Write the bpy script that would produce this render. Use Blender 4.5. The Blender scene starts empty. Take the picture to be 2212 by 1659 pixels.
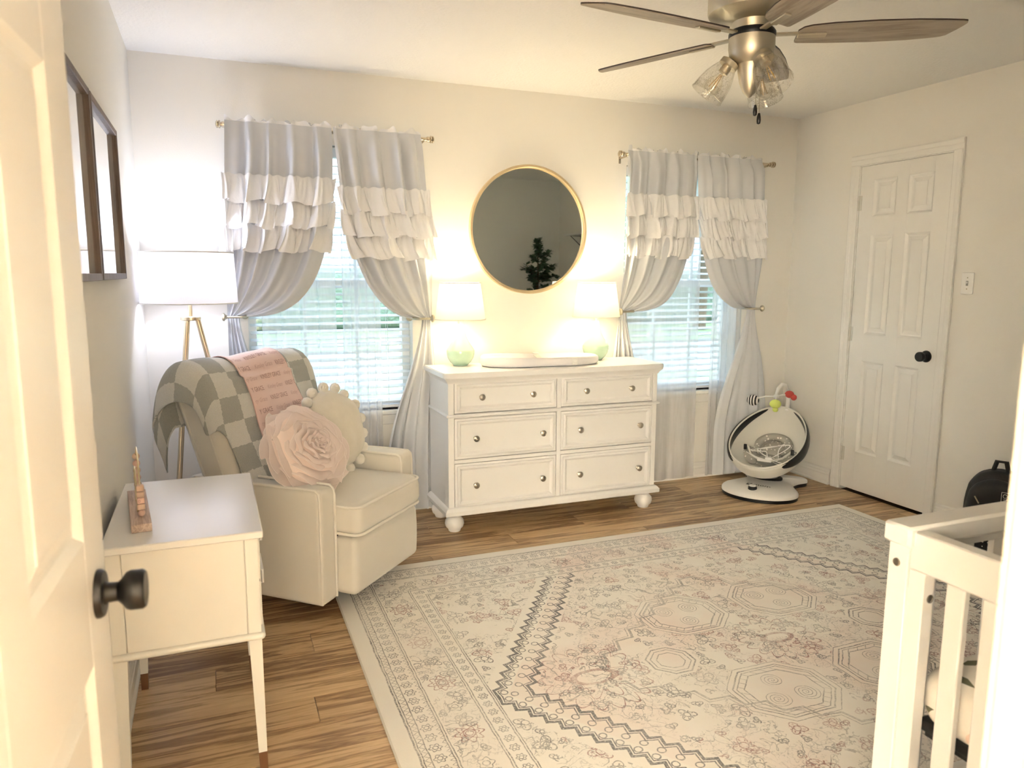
import bpy, bmesh, math, random
from math import sin, cos, pi, radians, sqrt, exp
from mathutils import Vector, Matrix, Euler
random.seed(11)
SC = bpy.context.scene
COL = SC.collection

# ------------------------------------------------------------------ room numbers (metres)
XL, XR, YB, YF, H = -0.312, 3.788, 4.193, 0.39, 2.44
DOOR_L, DOOR_R = -0.235, 0.597          # entry doorway in the front wall
YH = -3.60                              # far wall of the hallway behind the camera

# ------------------------------------------------------------------ camera
def set_camera():
    yaw, pit, rol, f = 0.382527, 0.146440, 0.004430, 1612.84
    fw = Vector((sin(yaw)*cos(pit), cos(yaw)*cos(pit), -sin(pit)))
    r0 = Vector((cos(yaw), -sin(yaw), 0)); u0 = r0.cross(fw)
    r = r0*cos(rol) + u0*sin(rol); u = -r0*sin(rol) + u0*cos(rol)
    cd = bpy.data.cameras.new('camera'); co = bpy.data.objects.new('camera', cd); COL.objects.link(co)
    m = Matrix.Identity(4)
    for i in range(3):
        m[i][0], m[i][1], m[i][2] = r[i], u[i], -fw[i]
    m[2][3] = 1.385906
    co.matrix_world = m
    cd.sensor_fit = 'HORIZONTAL'; cd.sensor_width = 36; cd.lens = f/2212*36
    cd.clip_start = 0.02; cd.clip_end = 200
    cd.dof.use_dof = True; cd.dof.focus_distance = 3.3; cd.dof.aperture_fstop = 5.0
    SC.camera = co
set_camera()

# ------------------------------------------------------------------ world, exposure, lights
def set_world():
    w = bpy.data.worlds.new('sky'); SC.world = w; w.use_nodes = True
    bg = w.node_tree.nodes['Background']
    bg.inputs['Color'].default_value = (0.68, 0.84, 1.0, 1); bg.inputs['Strength'].default_value = 1.1
set_world()
SC.view_settings.view_transform = 'Standard'; SC.view_settings.look = 'None'
SC.view_settings.gamma = 1; SC.view_settings.use_curve_mapping = False
SC.view_settings.exposure = 2.34
P_FLOOR_LAMP, C_FLOOR_LAMP = 2.1, (0.80, 0.85, 1.0)
P_TABLE_LAMP, C_TABLE_LAMP = 2.1, (1.0, 0.82, 0.54)
P_HALL_FILL, C_HALL_FILL = 140.0, (1.0, 0.92, 0.77)  # strength and tint of the fill lights added in the unseen hallway

def bulb_light(name, loc, power, color, radius, parent=None):
    l = bpy.data.lights.new(name, 'POINT'); l.energy = power; l.color = color; l.shadow_soft_size = radius
    o = bpy.data.objects.new(name, l); COL.objects.link(o); o.location = loc
    if parent: o.parent = parent
    return o

# ------------------------------------------------------------------ material helpers
class S:
    """a value in a node tree with arithmetic"""
    def __init__(s, t, sock): s.t, s.k = t, sock
    def _m(s, op, *a):
        n = s.t.nodes.new('ShaderNodeMath'); n.operation = op
        for i, v in enumerate((s,)+a):
            if isinstance(v, S): s.t.links.new(v.k, n.inputs[i])
            else: n.inputs[i].default_value = float(v)
        return S(s.t, n.outputs[0])
    def __add__(s, o): return s._m('ADD', o)
    __radd__ = __add__
    def __sub__(s, o): return s._m('SUBTRACT', o)
    def __rsub__(s, o): return (s*-1)+o
    def __mul__(s, o): return s._m('MULTIPLY', o)
    __rmul__ = __mul__
    def __truediv__(s, o): return s._m('DIVIDE', o)
    def abs(s): return s._m('ABSOLUTE')
    def fract(s): return s._m('FRACT')
    def sin(s): return s._m('SINE')
    def cos(s): return s._m('COSINE')
    def min(s, o): return s._m('MINIMUM', o)
    def max(s, o): return s._m('MAXIMUM', o)
    def lt(s, o): return s._m('LESS_THAN', o)
    def gt(s, o): return s._m('GREATER_THAN', o)
    def atan2(s, o): return s._m('ARCTAN2', o)
    def sqrt(s): return s._m('SQRT')
    def floor(s): return s._m('FLOOR')
    def line(s, w): return s.abs().lt(w)            # 1 where |value| < w

def new_mat(name):
    m = bpy.data.materials.new(name); m.use_nodes = True
    t = m.node_tree; b = t.nodes['Principled BSDF']
    return m, t, b

def rgba(c): return (c[0], c[1], c[2], 1)

def coords(t, kind='Object', scale=(1, 1, 1), rot=(0, 0, 0)):
    tc = t.nodes.new('ShaderNodeTexCoord'); mp = t.nodes.new('ShaderNodeMapping')
    mp.inputs['Scale'].default_value = scale; mp.inputs['Rotation'].default_value = rot
    t.links.new(tc.outputs[kind], mp.inputs['Vector']); return mp.outputs['Vector']

def noise(t, vec, scale, detail=3, rough=0.5, dist=0):
    n = t.nodes.new('ShaderNodeTexNoise'); n.inputs['Scale'].default_value = scale
    n.inputs['Detail'].default_value = detail; n.inputs['Roughness'].default_value = rough
    n.inputs['Distortion'].default_value = dist
    if vec is not None: t.links.new(vec, n.inputs['Vector'])
    return n.outputs['Fac']

def mixc(t, fac, a, b):
    n = t.nodes.new('ShaderNodeMix'); n.data_type = 'RGBA'
    for i, v in ((0, fac), (6, a), (7, b)):
        if isinstance(v, S): v = v.k
        if isinstance(v, (int, float)): n.inputs[i].default_value = v
        elif isinstance(v, tuple): n.inputs[i].default_value = rgba(v)
        else: t.links.new(v, n.inputs[i])
    return n.outputs[2]

def ramp(t, fac, stops):
    n = t.nodes.new('ShaderNodeValToRGB'); e = n.color_ramp.elements
    while len(e) < len(stops): e.new(0.5)
    for x, (p, c) in zip(e, stops): x.position = p; x.color = rgba(c)
    t.links.new(fac, n.inputs['Fac']); return n.outputs['Color']

def bump(t, b, h, strength=0.2, dist=0.01):
    n = t.nodes.new('ShaderNodeBump'); n.inputs['Strength'].default_value = strength
    n.inputs['Distance'].default_value = dist
    t.links.new(h.k if isinstance(h, S) else h, n.inputs['Height'])
    t.links.new(n.outputs['Normal'], b.inputs['Normal'])

def plain(name, col, rough=0.5, metal=0.0, bmp=None, var=None, sheen=0.0, coat=0.0, kind='Object', spec=0.5):
    m, t, b = new_mat(name)
    b.inputs['Base Color'].default_value = rgba(col); b.inputs['Roughness'].default_value = rough
    b.inputs['Metallic'].default_value = metal; b.inputs['Specular IOR Level'].default_value = spec
    if sheen: b.inputs['Sheen Weight'].default_value = sheen
    if coat: b.inputs['Coat Weight'].default_value = coat; b.inputs['Coat Roughness'].default_value = 0.1
    v = coords(t, kind)
    if var:
        f = noise(t, v, var[0], 3); t.links.new(mixc(t, f, col, var[1]), b.inputs['Base Color'])
    if bmp: bump(t, b, noise(t, v, bmp[0], bmp[3] if len(bmp) > 3 else 3), bmp[1], bmp[2])
    return m

def see_through(name, col, alpha, trans=0.6, rough=0.6, weave=None):
    """thin cloth: part open weave, part fabric that scatters and lets light pass"""
    m, t, b = new_mat(name); t.nodes.remove(b)
    out = [n for n in t.nodes if n.type == 'OUTPUT_MATERIAL'][0]
    d = t.nodes.new('ShaderNodeBsdfDiffuse'); d.inputs['Color'].default_value = rgba(col)
    tr = t.nodes.new('ShaderNodeBsdfTranslucent'); tr.inputs['Color'].default_value = rgba(col)
    tp = t.nodes.new('ShaderNodeBsdfTransparent')
    m1 = t.nodes.new('ShaderNodeMixShader'); m1.inputs[0].default_value = trans
    t.links.new(d.outputs[0], m1.inputs[1]); t.links.new(tr.outputs[0], m1.inputs[2])
    m2 = t.nodes.new('ShaderNodeMixShader'); m2.inputs[0].default_value = alpha
    t.links.new(tp.outputs[0], m2.inputs[1]); t.links.new(m1.outputs[0], m2.inputs[2])
    t.links.new(m2.outputs[0], out.inputs['Surface'])
    if weave:
        v = coords(t, 'Object', (weave, weave, weave*0.12)); f = noise(t, v, 1.0, 2)
        s = S(t, f)*0.14 + (alpha-0.07); t.links.new(s.k, m2.inputs[0])
    return m

def clear_glass(name, gloss=0.08, tint=(0.97, 0.98, 0.97), rough=0.02, seeds=False):
    m, t, b = new_mat(name); t.nodes.remove(b)
    out = [n for n in t.nodes if n.type == 'OUTPUT_MATERIAL'][0]
    tp = t.nodes.new('ShaderNodeBsdfTransparent'); tp.inputs['Color'].default_value = rgba(tint)
    gl = t.nodes.new('ShaderNodeBsdfGlossy'); gl.inputs['Roughness'].default_value = rough
    lw = t.nodes.new('ShaderNodeLayerWeight'); lw.inputs['Blend'].default_value = 0.25
    f = S(t, lw.outputs['Facing'])*0.5 + gloss
    mx = t.nodes.new('ShaderNodeMixShader'); t.links.new(f.k, mx.inputs[0])
    t.links.new(tp.outputs[0], mx.inputs[1]); t.links.new(gl.outputs[0], mx.inputs[2])
    if seeds:
        v = coords(t, 'Object')
        vo = t.nodes.new('ShaderNodeTexVoronoi'); vo.inputs['Scale'].default_value = 260; t.links.new(v, vo.inputs['Vector'])
        dots = S(t, vo.outputs['Distance']).lt(0.28)*S(t, noise(t, v, 30)).gt(0.5)
        t.links.new(mixc(t, dots, tint, (0.55, 0.53, 0.48)), tp.inputs['Color'])
    t.links.new(mx.outputs[0], out.inputs['Surface'])
    return m

MT = {}
WALL = (0.88, 0.86, 0.81)
MT['wall'] = plain('wall_paint', WALL, 0.75, bmp=(160, 0.10, 0.004), spec=0.25)
MT['ceiling'] = plain('ceiling_texture', (0.92, 0.91, 0.885), 0.85, bmp=(70, 0.45, 0.008, 5), spec=0.2)
MT['trim'] = plain('trim_paint', (0.88, 0.865, 0.83), 0.38, bmp=(40, 0.03, 0.002))
MT['jamb'] = plain('shaded_trim_paint', (0.66, 0.61, 0.50), 0.45, bmp=(40, 0.03, 0.002))  # trim paint with the doorway's dimmer light put into the colour
MT['door'] = plain('door_paint', (0.80, 0.785, 0.75), 0.36, bmp=(60, 0.04, 0.002))
MT['white'] = plain('white_furniture_paint', (0.88, 0.87, 0.85), 0.32, bmp=(50, 0.03, 0.002))
MT['white_gloss'] = plain('white_lacquer', (0.87, 0.865, 0.85), 0.22, bmp=(90, 0.03, 0.001))
MT['cream_paint'] = plain('cream_paint', (0.84, 0.83, 0.78), 0.35, bmp=(60, 0.03, 0.001))
MT['black_metal'] = plain('black_knob_metal', (0.010, 0.010, 0.011), 0.34, 0.0, bmp=(80, 0.03, 0.001), spec=0.35)
MT['nickel'] = plain('brushed_nickel', (0.57, 0.53, 0.43), 0.45, 1.0, bmp=(120, 0.04, 0.001))
MT['rod_metal'] = plain('champagne_metal', (0.62, 0.54, 0.42), 0.22, 1.0, bmp=(90, 0.03, 0.001))
MT['pewter'] = plain('pewter', (0.40, 0.37, 0.32), 0.38, 1.0, bmp=(70, 0.06, 0.001))
MT['brass'] = plain('soft_brass', (0.62, 0.53, 0.38), 0.33, 1.0, bmp=(120, 0.05, 0.001))
MT['mirror_frame'] = plain('pale_gold_frame', (0.86, 0.70, 0.45), 0.35, 0.75, bmp=(90, 0.03, 0.001))
MT['copper'] = plain('brown_leg_cap', (0.20, 0.10, 0.05), 0.42, 0.4, bmp=(60, 0.04, 0.001))
MT['hinge'] = plain('hinge_painted', (0.72, 0.70, 0.64), 0.35, 0.3, bmp=(60, 0.03, 0.001))
MT['upholstery'] = plain('beige_microfibre', (0.73, 0.69, 0.61), 0.85, bmp=(500, 0.15, 0.001), var=(6, (0.77, 0.73, 0.65)), sheen=0.35)
MT['piping'] = plain('beige_piping', (0.82, 0.78, 0.70), 0.8, bmp=(500, 0.1, 0.001), sheen=0.3)
MT['upholstery_dark'] = plain('black_dust_cover', (0.02, 0.02, 0.02), 0.9, bmp=(300, 0.1, 0.001))
MT['satin'] = plain('silver_white_satin', (0.63, 0.65, 0.69), 0.42, bmp=(300, 0.10, 0.001), var=(5, (0.68, 0.70, 0.735)), sheen=0.3)
MT['ruffle'] = plain('white_ruffle_cloth', (0.86, 0.86, 0.87), 0.5, bmp=(45, 0.35, 0.006), sheen=0.25)
MT['sheer'] = see_through('sheer_voile', (0.95, 0.96, 0.99), 0.50, 0.5, weave=60)
MT['organza'] = see_through('pink_organza', (0.98, 0.87, 0.83), 0.92, 0.35)
MT['petal_rim'] = plain('pale_pink_rim', (0.97, 0.88, 0.84), 0.7, bmp=(200, 0.05, 0.001))
MT['pillow_pink'] = plain('pink_cushion', (0.95, 0.80, 0.74), 0.8, bmp=(200, 0.1, 0.001), sheen=0.3)
MT['plush'] = plain('cream_plush', (0.83, 0.78, 0.68), 0.95, bmp=(420, 0.5, 0.004), var=(40, (0.76, 0.71, 0.61)), sheen=0.6)
MT['pom'] = plain('cream_pompom_yarn', (0.86, 0.82, 0.74), 0.95, bmp=(500, 0.5, 0.004), sheen=0.6)
MT['pink_cloth'] = plain('pink_jersey', (0.88, 0.66, 0.61), 0.85, bmp=(500, 0.12, 0.001), sheen=0.3)
MT['ink_rose'] = plain('rose_brown_print', (0.46, 0.26, 0.24), 0.9, bmp=(300, 0.05, 0.001))
MT['ink_pale'] = plain('pale_rose_print', (0.66, 0.44, 0.41), 0.9, bmp=(300, 0.05, 0.001))
MT['mint'] = plain('mint_ceramic', (0.50, 0.70, 0.55), 0.12, bmp=(15, 0.03, 0.002), coat=0.6)
MT['pad'] = plain('pale_grey_foam', (0.80, 0.78, 0.785), 0.45, bmp=(200, 0.05, 0.001))
MT['strap'] = plain('white_strap', (0.82, 0.81, 0.76), 0.6, bmp=(400, 0.2, 0.001))
MT['blind'] = plain('white_blind_slat', (0.80, 0.83, 0.87), 0.45, bmp=(40, 0.03, 0.001))
MT['vinyl'] = plain('white_vinyl_frame', (0.80, 0.82, 0.84), 0.4, bmp=(40, 0.03, 0.001))
MT['glass'] = clear_glass('window_glass', 0.04)
MT['seeded'] = clear_glass('seeded_glass', 0.05, (0.97, 0.965, 0.95), 0.06, seeds=True)
MT['bulb_glass'] = clear_glass('bulb_glass', 0.03, (0.98, 0.97, 0.94))
MT['filament'] = plain('filament', (0.75, 0.50, 0.18), 0.4, 0.4, bmp=(90, 0.02, 0.001))
MT['plastic_white'] = plain('white_plastic', (0.91, 0.90, 0.88), 0.28, bmp=(40, 0.02, 0.001))
MT['plastic_dark'] = plain('charcoal_plastic', (0.010, 0.012, 0.014), 0.35, bmp=(40, 0.02, 0.001), spec=0.3)
MT['plastic_grey'] = plain('grey_plastic', (0.30, 0.30, 0.29), 0.35, bmp=(40, 0.02, 0.001))
MT['seat_fabric'] = plain('pale_grey_knit', (0.78, 0.765, 0.71), 0.9, bmp=(400, 0.2, 0.001), sheen=0.3)
MT['red_felt'] = plain('red_felt', (0.50, 0.07, 0.06), 0.9, bmp=(300, 0.2, 0.001))
MT['green_felt'] = plain('lime_felt', (0.62, 0.72, 0.18), 0.9, bmp=(300, 0.2, 0.001))
MT['black_nylon'] = plain('black_nylon', (0.012, 0.012, 0.013), 0.55, bmp=(500, 0.25, 0.001))
MT['white_print'] = plain('white_print', (0.82, 0.80, 0.76), 0.7, bmp=(200, 0.05, 0.001))
MT['pot'] = plain('grey_pot', (0.45, 0.44, 0.42), 0.6, bmp=(30, 0.1, 0.002))
MT['bark'] = plain('bark', (0.19, 0.13, 0.08), 0.9, bmp=(60, 0.6, 0.005))
MT['leaf'] = plain('green_leaf', (0.07, 0.13, 0.07), 0.5, bmp=(60, 0.1, 0.001), var=(9, (0.11, 0.19, 0.10)))
MT['soil'] = plain('soil', (0.06, 0.045, 0.03), 0.95, bmp=(80, 0.8, 0.01))
MT['mat_board'] = plain('white_mat_board', (0.87, 0.87, 0.87), 0.7, bmp=(300, 0.05, 0.001))
MT['bead_pink'] = plain('pink_wood_bead', (0.74, 0.50, 0.42), 0.5, bmp=(60, 0.04, 0.001))
MT['bead_tan'] = plain('tan_wood_bead', (0.68, 0.49, 0.38), 0.5, bmp=(60, 0.04, 0.001))
MT['wire'] = plain('gold_wire', (0.85, 0.74, 0.50), 0.25, 1.0, bmp=(60, 0.02, 0.001))
MT['grass'] = plain('lawn', (0.30, 0.42, 0.22), 0.95, bmp=(40, 0.5, 0.02), var=(3, (0.40, 0.52, 0.30)))
MT['concrete'] = plain('driveway_concrete', (0.50, 0.50, 0.49), 0.9, bmp=(30, 0.2, 0.01))
MT['foliage'] = plain('tree_foliage', (0.24, 0.32, 0.24), 0.9, bmp=(8, 1.0, 0.2), var=(3, (0.36, 0.44, 0.36)))

def mat_mirror():
    m, t, b = new_mat('mirror_silver'); b.inputs['Metallic'].default_value = 1
    b.inputs['Roughness'].default_value = 0.015; v = coords(t)
    t.links.new(mixc(t, noise(t, v, 2.0), (0.92, 0.97, 0.92), (0.93, 0.97, 0.94)), b.inputs['Base Color']); return m
MT['mirror'] = mat_mirror()

def mat_picture_glass():
    m, t, b = new_mat('picture_print'); b.inputs['Roughness'].default_value = 0.03; v = coords(t)
    b.inputs['Coat Weight'].default_value = 1; b.inputs['Coat Roughness'].default_value = 0.01
    t.links.new(mixc(t, noise(t, v, 3.0), (0.86, 0.86, 0.87), (0.82, 0.82, 0.83)), b.inputs['Base Color']); return m
MT['picture'] = mat_picture_glass()

def mat_shade(name, col, alpha=0.75):
    m, t, b = new_mat(name); t.nodes.remove(b)
    out = [n for n in t.nodes if n.type == 'OUTPUT_MATERIAL'][0]
    v = coords(t, 'Object', (1, 1, 1)); f = noise(t, v, 220, 2)
    c = mixc(t, f, col, tuple(x*0.93 for x in col))
    d = t.nodes.new('ShaderNodeBsdfDiffuse'); tr = t.nodes.new('ShaderNodeBsdfTranslucent')
    t.links.new(c, d.inputs['Color']); t.links.new(c, tr.inputs['Color'])
    mx = t.nodes.new('ShaderNodeMixShader'); mx.inputs[0].default_value = alpha
    t.links.new(d.outputs[0], mx.inputs[1]); t.links.new(tr.outputs[0], mx.inputs[2])
    t.links.new(mx.outputs[0], out.inputs['Surface']); return m
MT['shade_cool'] = mat_shade('white_linen_shade', (0.90, 0.88, 0.91), 0.14)
MT['shade_warm'] = mat_shade('ivory_linen_shade', (0.92, 0.88, 0.78), 0.09)

def mat_wood(name, c0, c1, c2, rough=0.4, along=(1.2, 22, 22), ring=6.0):
    m, t, b = new_mat(name); b.inputs['Roughness'].default_value = rough
    oi = t.nodes.new('ShaderNodeObjectInfo'); tc = t.nodes.new('ShaderNodeTexCoord')
    ad = t.nodes.new('ShaderNodeVectorMath'); ad.operation = 'MULTIPLY_ADD'
    rv = t.nodes.new('ShaderNodeCombineXYZ')
    r = S(t, oi.outputs['Random'])
    for i, k in enumerate((37.0, 91.0, 53.0)): t.links.new((r*k).k, rv.inputs[i])
    t.links.new(tc.outputs['Object'], ad.inputs[0]); ad.inputs[1].default_value = (1, 1, 1); t.links.new(rv.outputs[0], ad.inputs[2])
    mp = t.nodes.new('ShaderNodeMapping'); mp.inputs['Scale'].default_value = along
    t.links.new(ad.outputs[0], mp.inputs['Vector']); v = mp.outputs['Vector']
    a = S(t, noise(t, v, 1.0, 6, 0.62, 0.9)); fine = S(t, noise(t, v, 5.0, 4, 0.7, 0.4))
    rings = (a*ring + fine*0.5).fract()
    rings = (rings-0.5).abs()*2
    fac = (a*0.75 + rings*0.30 + fine*0.35 - 0.28 + (r-0.5)*0.22)
    t.links.new(ramp(t, fac.k, [(0.18, c0), (0.48, c1), (0.85, c2)]), b.inputs['Base Color'])
    bump(t, b, fine, 0.12, 0.002); return m
MT['plank'] = mat_wood('wood_plank', (0.20, 0.10, 0.042), (0.58, 0.385, 0.195), (0.84, 0.63, 0.37), 0.38, (1.3, 20, 20), 5)
MT['seam'] = plain('dark_subfloor', (0.05, 0.035, 0.02), 0.9, bmp=(40, 0.1, 0.001))
MT['oak'] = mat_wood('oak_block', (0.36, 0.24, 0.19), (0.60, 0.46, 0.39), (0.74, 0.62, 0.55), 0.6, (60, 3, 60), 5)
MT['blade'] = mat_wood('weathered_blade', (0.27, 0.23, 0.18), (0.38, 0.335, 0.275), (0.47, 0.42, 0.355), 0.5, (2, 30, 30), 3)
MT['blade_edge'] = plain('dark_blade_top', (0.035, 0.025, 0.022), 0.5, bmp=(40, 0.05, 0.001))
MT['frame_wood'] = mat_wood('grey_brown_frame', (0.07, 0.05, 0.045), (0.17, 0.125, 0.105), (0.27, 0.21, 0.18), 0.5, (40, 40, 2), 4)

def mat_checker():
    m, t, b = new_mat('sherpa_checker'); b.inputs['Roughness'].default_value = 0.95
    b.inputs['Sheen Weight'].default_value = 0.5
    uv = t.nodes.new('ShaderNodeTexCoord').outputs['UV']
    nz = t.nodes.new('ShaderNodeTexNoise'); nz.inputs['Scale'].default_value = 90; t.links.new(uv, nz.inputs['Vector'])
    mx = t.nodes.new('ShaderNodeVectorMath'); mx.operation = 'MULTIPLY_ADD'; mx.inputs[1].default_value = (0.012,)*3
    t.links.new(nz.outputs['Color'], mx.inputs[0]); t.links.new(uv, mx.inputs[2])
    ck = t.nodes.new('ShaderNodeTexChecker'); ck.inputs['Scale'].default_value = 1/0.105
    t.links.new(mx.outputs[0], ck.inputs['Vector'])
    f2 = S(t, noise(t, uv, 260, 3, 0.6))
    light = mixc(t, f2, (0.66, 0.65, 0.60), (0.88, 0.87, 0.83)); dark = mixc(t, f2, (0.34, 0.35, 0.32), (0.54, 0.55, 0.51))
    t.links.new(mixc(t, ck.outputs['Fac'], dark, light), b.inputs['Base Color'])
    bump(t, b, f2, 0.8, 0.006); return m
MT['checker'] = mat_checker()

def mat_dots(name, base, dot, scale, size, rnd=1.0, kind='Object'):
    m, t, b = new_mat(name); b.inputs['Roughness'].default_value = 0.85
    vo = t.nodes.new('ShaderNodeTexVoronoi'); vo.inputs['Scale'].default_value = scale; vo.inputs['Randomness'].default_value = rnd
    t.links.new(coords(t, kind), vo.inputs['Vector'])
    d = S(t, vo.outputs['Distance']).lt(size)
    t.links.new(mixc(t, d, base, dot), b.inputs['Base Color']); return m
MT['dot_insert'] = mat_dots('dotted_insert', (0.40, 0.38, 0.34), (0.85, 0.83, 0.78), 42, 0.26, 0.9)
MT['dot_black'] = mat_dots('black_dotted_cloth', (0.012, 0.012, 0.012), (0.8, 0.78, 0.74), 45, 0.2, 0.05)

def mat_stripe():
    m, t, b = new_mat('black_white_stripe'); b.inputs['Roughness'].default_value = 0.85
    sx = t.nodes.new('ShaderNodeSeparateXYZ'); t.links.new(coords(t), sx.inputs[0])
    f = (S(t, sx.outputs[0])*55).fract().lt(0.5)
    t.links.new(mixc(t, f, (0.82, 0.78, 0.76), (0.015, 0.012, 0.015)), b.inputs['Base Color']); return m
MT['stripe'] = mat_stripe()

def mat_floral():
    m, t, b = new_mat('floral_sheet'); b.inputs['Roughness'].default_value = 0.85
    v = coords(t); sx = t.nodes.new('ShaderNodeSeparateXYZ'); t.links.new(v, sx.inputs[0])
    def motif(scale, wob, fn):
        vo = t.nodes.new('ShaderNodeTexVoronoi'); vo.inputs['Scale'].default_value = scale; t.links.new(v, vo.inputs['Vector'])
        sb = t.nodes.new('ShaderNodeVectorMath'); sb.operation = 'SUBTRACT'
        t.links.new(v, sb.inputs[0]); t.links.new(vo.outputs['Position'], sb.inputs[1])
        s2 = t.nodes.new('ShaderNodeSeparateXYZ'); t.links.new(sb.outputs[0], s2.inputs[0])
        sc = t.nodes.new('ShaderNodeSeparateColor'); t.links.new(vo.outputs['Color'], sc.inputs[0])
        return fn(S(t, s2.outputs[0]), S(t, s2.outputs[1]), S(t, s2.outputs[2]), S(t, sc.outputs[0]), S(t, sc.outputs[1]))
    def leaf(x, y, z, r1, r2):
        a = r1*6.28; u = y*a.cos() + (x+z)*a.sin(); w = (x+z)*a.cos() - y*a.sin()
        return ((u.abs()/0.030) + (w.abs()/0.011)).lt(1)*r2.gt(0.35)
    def bloom(x, y, z, r1, r2):
        r = (x*x + y*y + z*z).sqrt(); return r.lt(0.045)*r2.gt(0.45)
    nz = S(t, noise(t, v, 28, 3))
    bl = motif(6, 0, bloom)*(nz*1.3)
    c = mixc(t, bl, (0.88, 0.84, 0.77), (0.80, 0.55, 0.45))
    c = mixc(t, S(t, noise(t, v, 60, 2)).gt(0.66)*bl, c, (0.55, 0.28, 0.24))
    c = mixc(t, motif(13, 0, leaf), c, (0.15, 0.15, 0.09))
    t.links.new(c, b.inputs['Base Color']); bump(t, b, nz, 0.2, 0.01); return m
MT['floral'] = mat_floral()

def mat_rug():
    m, t, b = new_mat('distressed_rug_print'); b.inputs['Roughness'].default_value = 0.9
    b.inputs['Sheen Weight'].default_value = 0.2; b.inputs['Specular IOR Level'].default_value = 0.2
    HX, HY = 1.525, 1.22
    v0 = coords(t)
    # slight wobble so lines look woven
    wn = t.nodes.new('ShaderNodeTexNoise'); wn.inputs['Scale'].default_value = 22; t.links.new(v0, wn.inputs['Vector'])
    wob = t.nodes.new('ShaderNodeVectorMath'); wob.operation = 'MULTIPLY_ADD'; wob.inputs[1].default_value = (0.008, 0.008, 0)
    t.links.new(wn.outputs['Color'], wob.inputs[0]); t.links.new(v0, wob.inputs[2]); v = wob.outputs[0]
    sx = t.nodes.new('ShaderNodeSeparateXYZ'); t.links.new(v, sx.inputs[0])
    x, y = S(t, sx.outputs[0])-0.004, S(t, sx.outputs[1])-0.004
    ax, ay = x.abs(), y.abs()
    ex, ey = HX-ax, HY-ay
    d = ex.min(ey); onx = ex.lt(ey)
    s = y*onx + x*(1-onx)                                     # along the border
    def rosette(lx, ly, R, n=6, w=0.0022, phase=0.0):
        r = (lx*lx + ly*ly).sqrt(); th = lx.atan2(ly)
        return (r - R*(0.86 + 0.16*(th*n+phase).cos())).line(w).max((r-R*0.42).line(w*0.8))
    def band(c, per, R):
        lx = ((s/per).fract()-0.5)*per
        ros = rosette(lx, d-c, R)
        return ros
    # ink: fine lines of guards and rosettes
    guard = (d-0.060).line(0.0028)
    for g in (0.068, 0.090, 0.155, 0.163, 0.300, 0.308, 0.362, 0.370): guard = guard.max((d-g).line(0.0020))
    tri = ((s/0.022).fract()-0.5).abs()*0.030
    guard = guard.max((d-0.072-tri).line(0.0016)*d.lt(0.09)).max((d-0.142-tri).line(0.0016)*d.lt(0.157)*d.gt(0.14))
    ros = band(0.116, 0.052, 0.019).max(band(0.335, 0.048, 0.016))
    # vines of the main border and field: thin contours of noise
    def vines(scale, eps, lv=0.5, dist=0.6):
        return (S(t, noise(t, v, scale, 2.0, 0.5, dist))-lv).line(eps)
    inb = d.gt(0.170)*d.lt(0.295)
    lxb = ((s/0.30).fract()-0.5)*0.30
    bigros = rosette(lxb, d-0.232, 0.046, 8, 0.003).max(rosette(lxb, d-0.232, 0.030, 6, 0.002))
    lxc = ((s/0.30+0.5).fract()-0.5)*0.30
    smros = rosette(lxc, d-0.232, 0.026, 5, 0.002)
    field = d.gt(0.375)
    # zigzag lozenge band
    A, B = 1.05, 1.55
    q = (ax/A + ay/B - 1)*0.87
    along = ay*0.83 - ax*0.56
    saw = ((along/0.058).fract()-0.5).abs()*0.058
    D = q + saw*0.9
    zig = D.line(0.0075).max((D-0.016).line(0.003)).max((D-0.105).line(0.0075)).max((D-0.089).line(0.003))
    lxz = ((along/0.058).fract()-0.5)*0.058; qz = q-0.048
    zc = ((lxz*lxz + (qz-0.018)*(qz-0.018)).sqrt()-0.012).line(0.0022).max(((lxz*lxz + (qz+0.018)*(qz+0.018)).sqrt()-0.012).line(0.0022))
    zig = zig.max(zc*0.8)*field
    # octagon medallions, mirrored
    def octa(cx, cy, R, k=1.0):
        ux, uy = (ax-cx).abs(), (ay-cy).abs()
        o = ux.max(uy*1.15).max((ux+uy)*0.74)
        return o
    o1 = octa(0.23, 0.30, 0.17)
    oct_l = (o1-0.165).line(0.0028).max((o1-0.152).line(0.002)).max((o1-0.128).line(0.0022)).max((o1-0.185).line(0.0018))
    blocks = (o1-0.140).line(0.010)*(((ax+ay)*24).fract()-0.5).line(0.06)
    def spiral(cx, cy, R):
        lx, ly = ax-cx, ay-cy; r = (lx*lx+ly*ly).sqrt(); th = lx.atan2(ly)
        return (((r/0.012 + th/6.2832).fract())-0.5).line(0.10)*r.lt(R)
    spir = spiral(0.17, 0.34, 0.045).max(spiral(0.29, 0.34, 0.045)).max(spiral(0.23, 0.24, 0.04))
    o2 = (ax-0.48).abs().max(ay*1.0).max(((ax-0.48).abs()+ay)*0.72)
    oct_l = oct_l.max((o2-0.085).line(0.003)).max((o2-0.07).line(0.002)).max((o2-0.05).line(0.002))
    # stepped outline round the centre
    st = ((ax/0.09).floor()*0.09 + (ay/0.09).floor()*0.09)
    step = (ax*0.7+ay*0.95 - 0.60 + (((ax-ay)/0.16).fract()-0.5).abs()*0.09)
    stepl = step.line(0.007).max((step-0.02).line(0.0025))*ax.lt(0.72)
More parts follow.
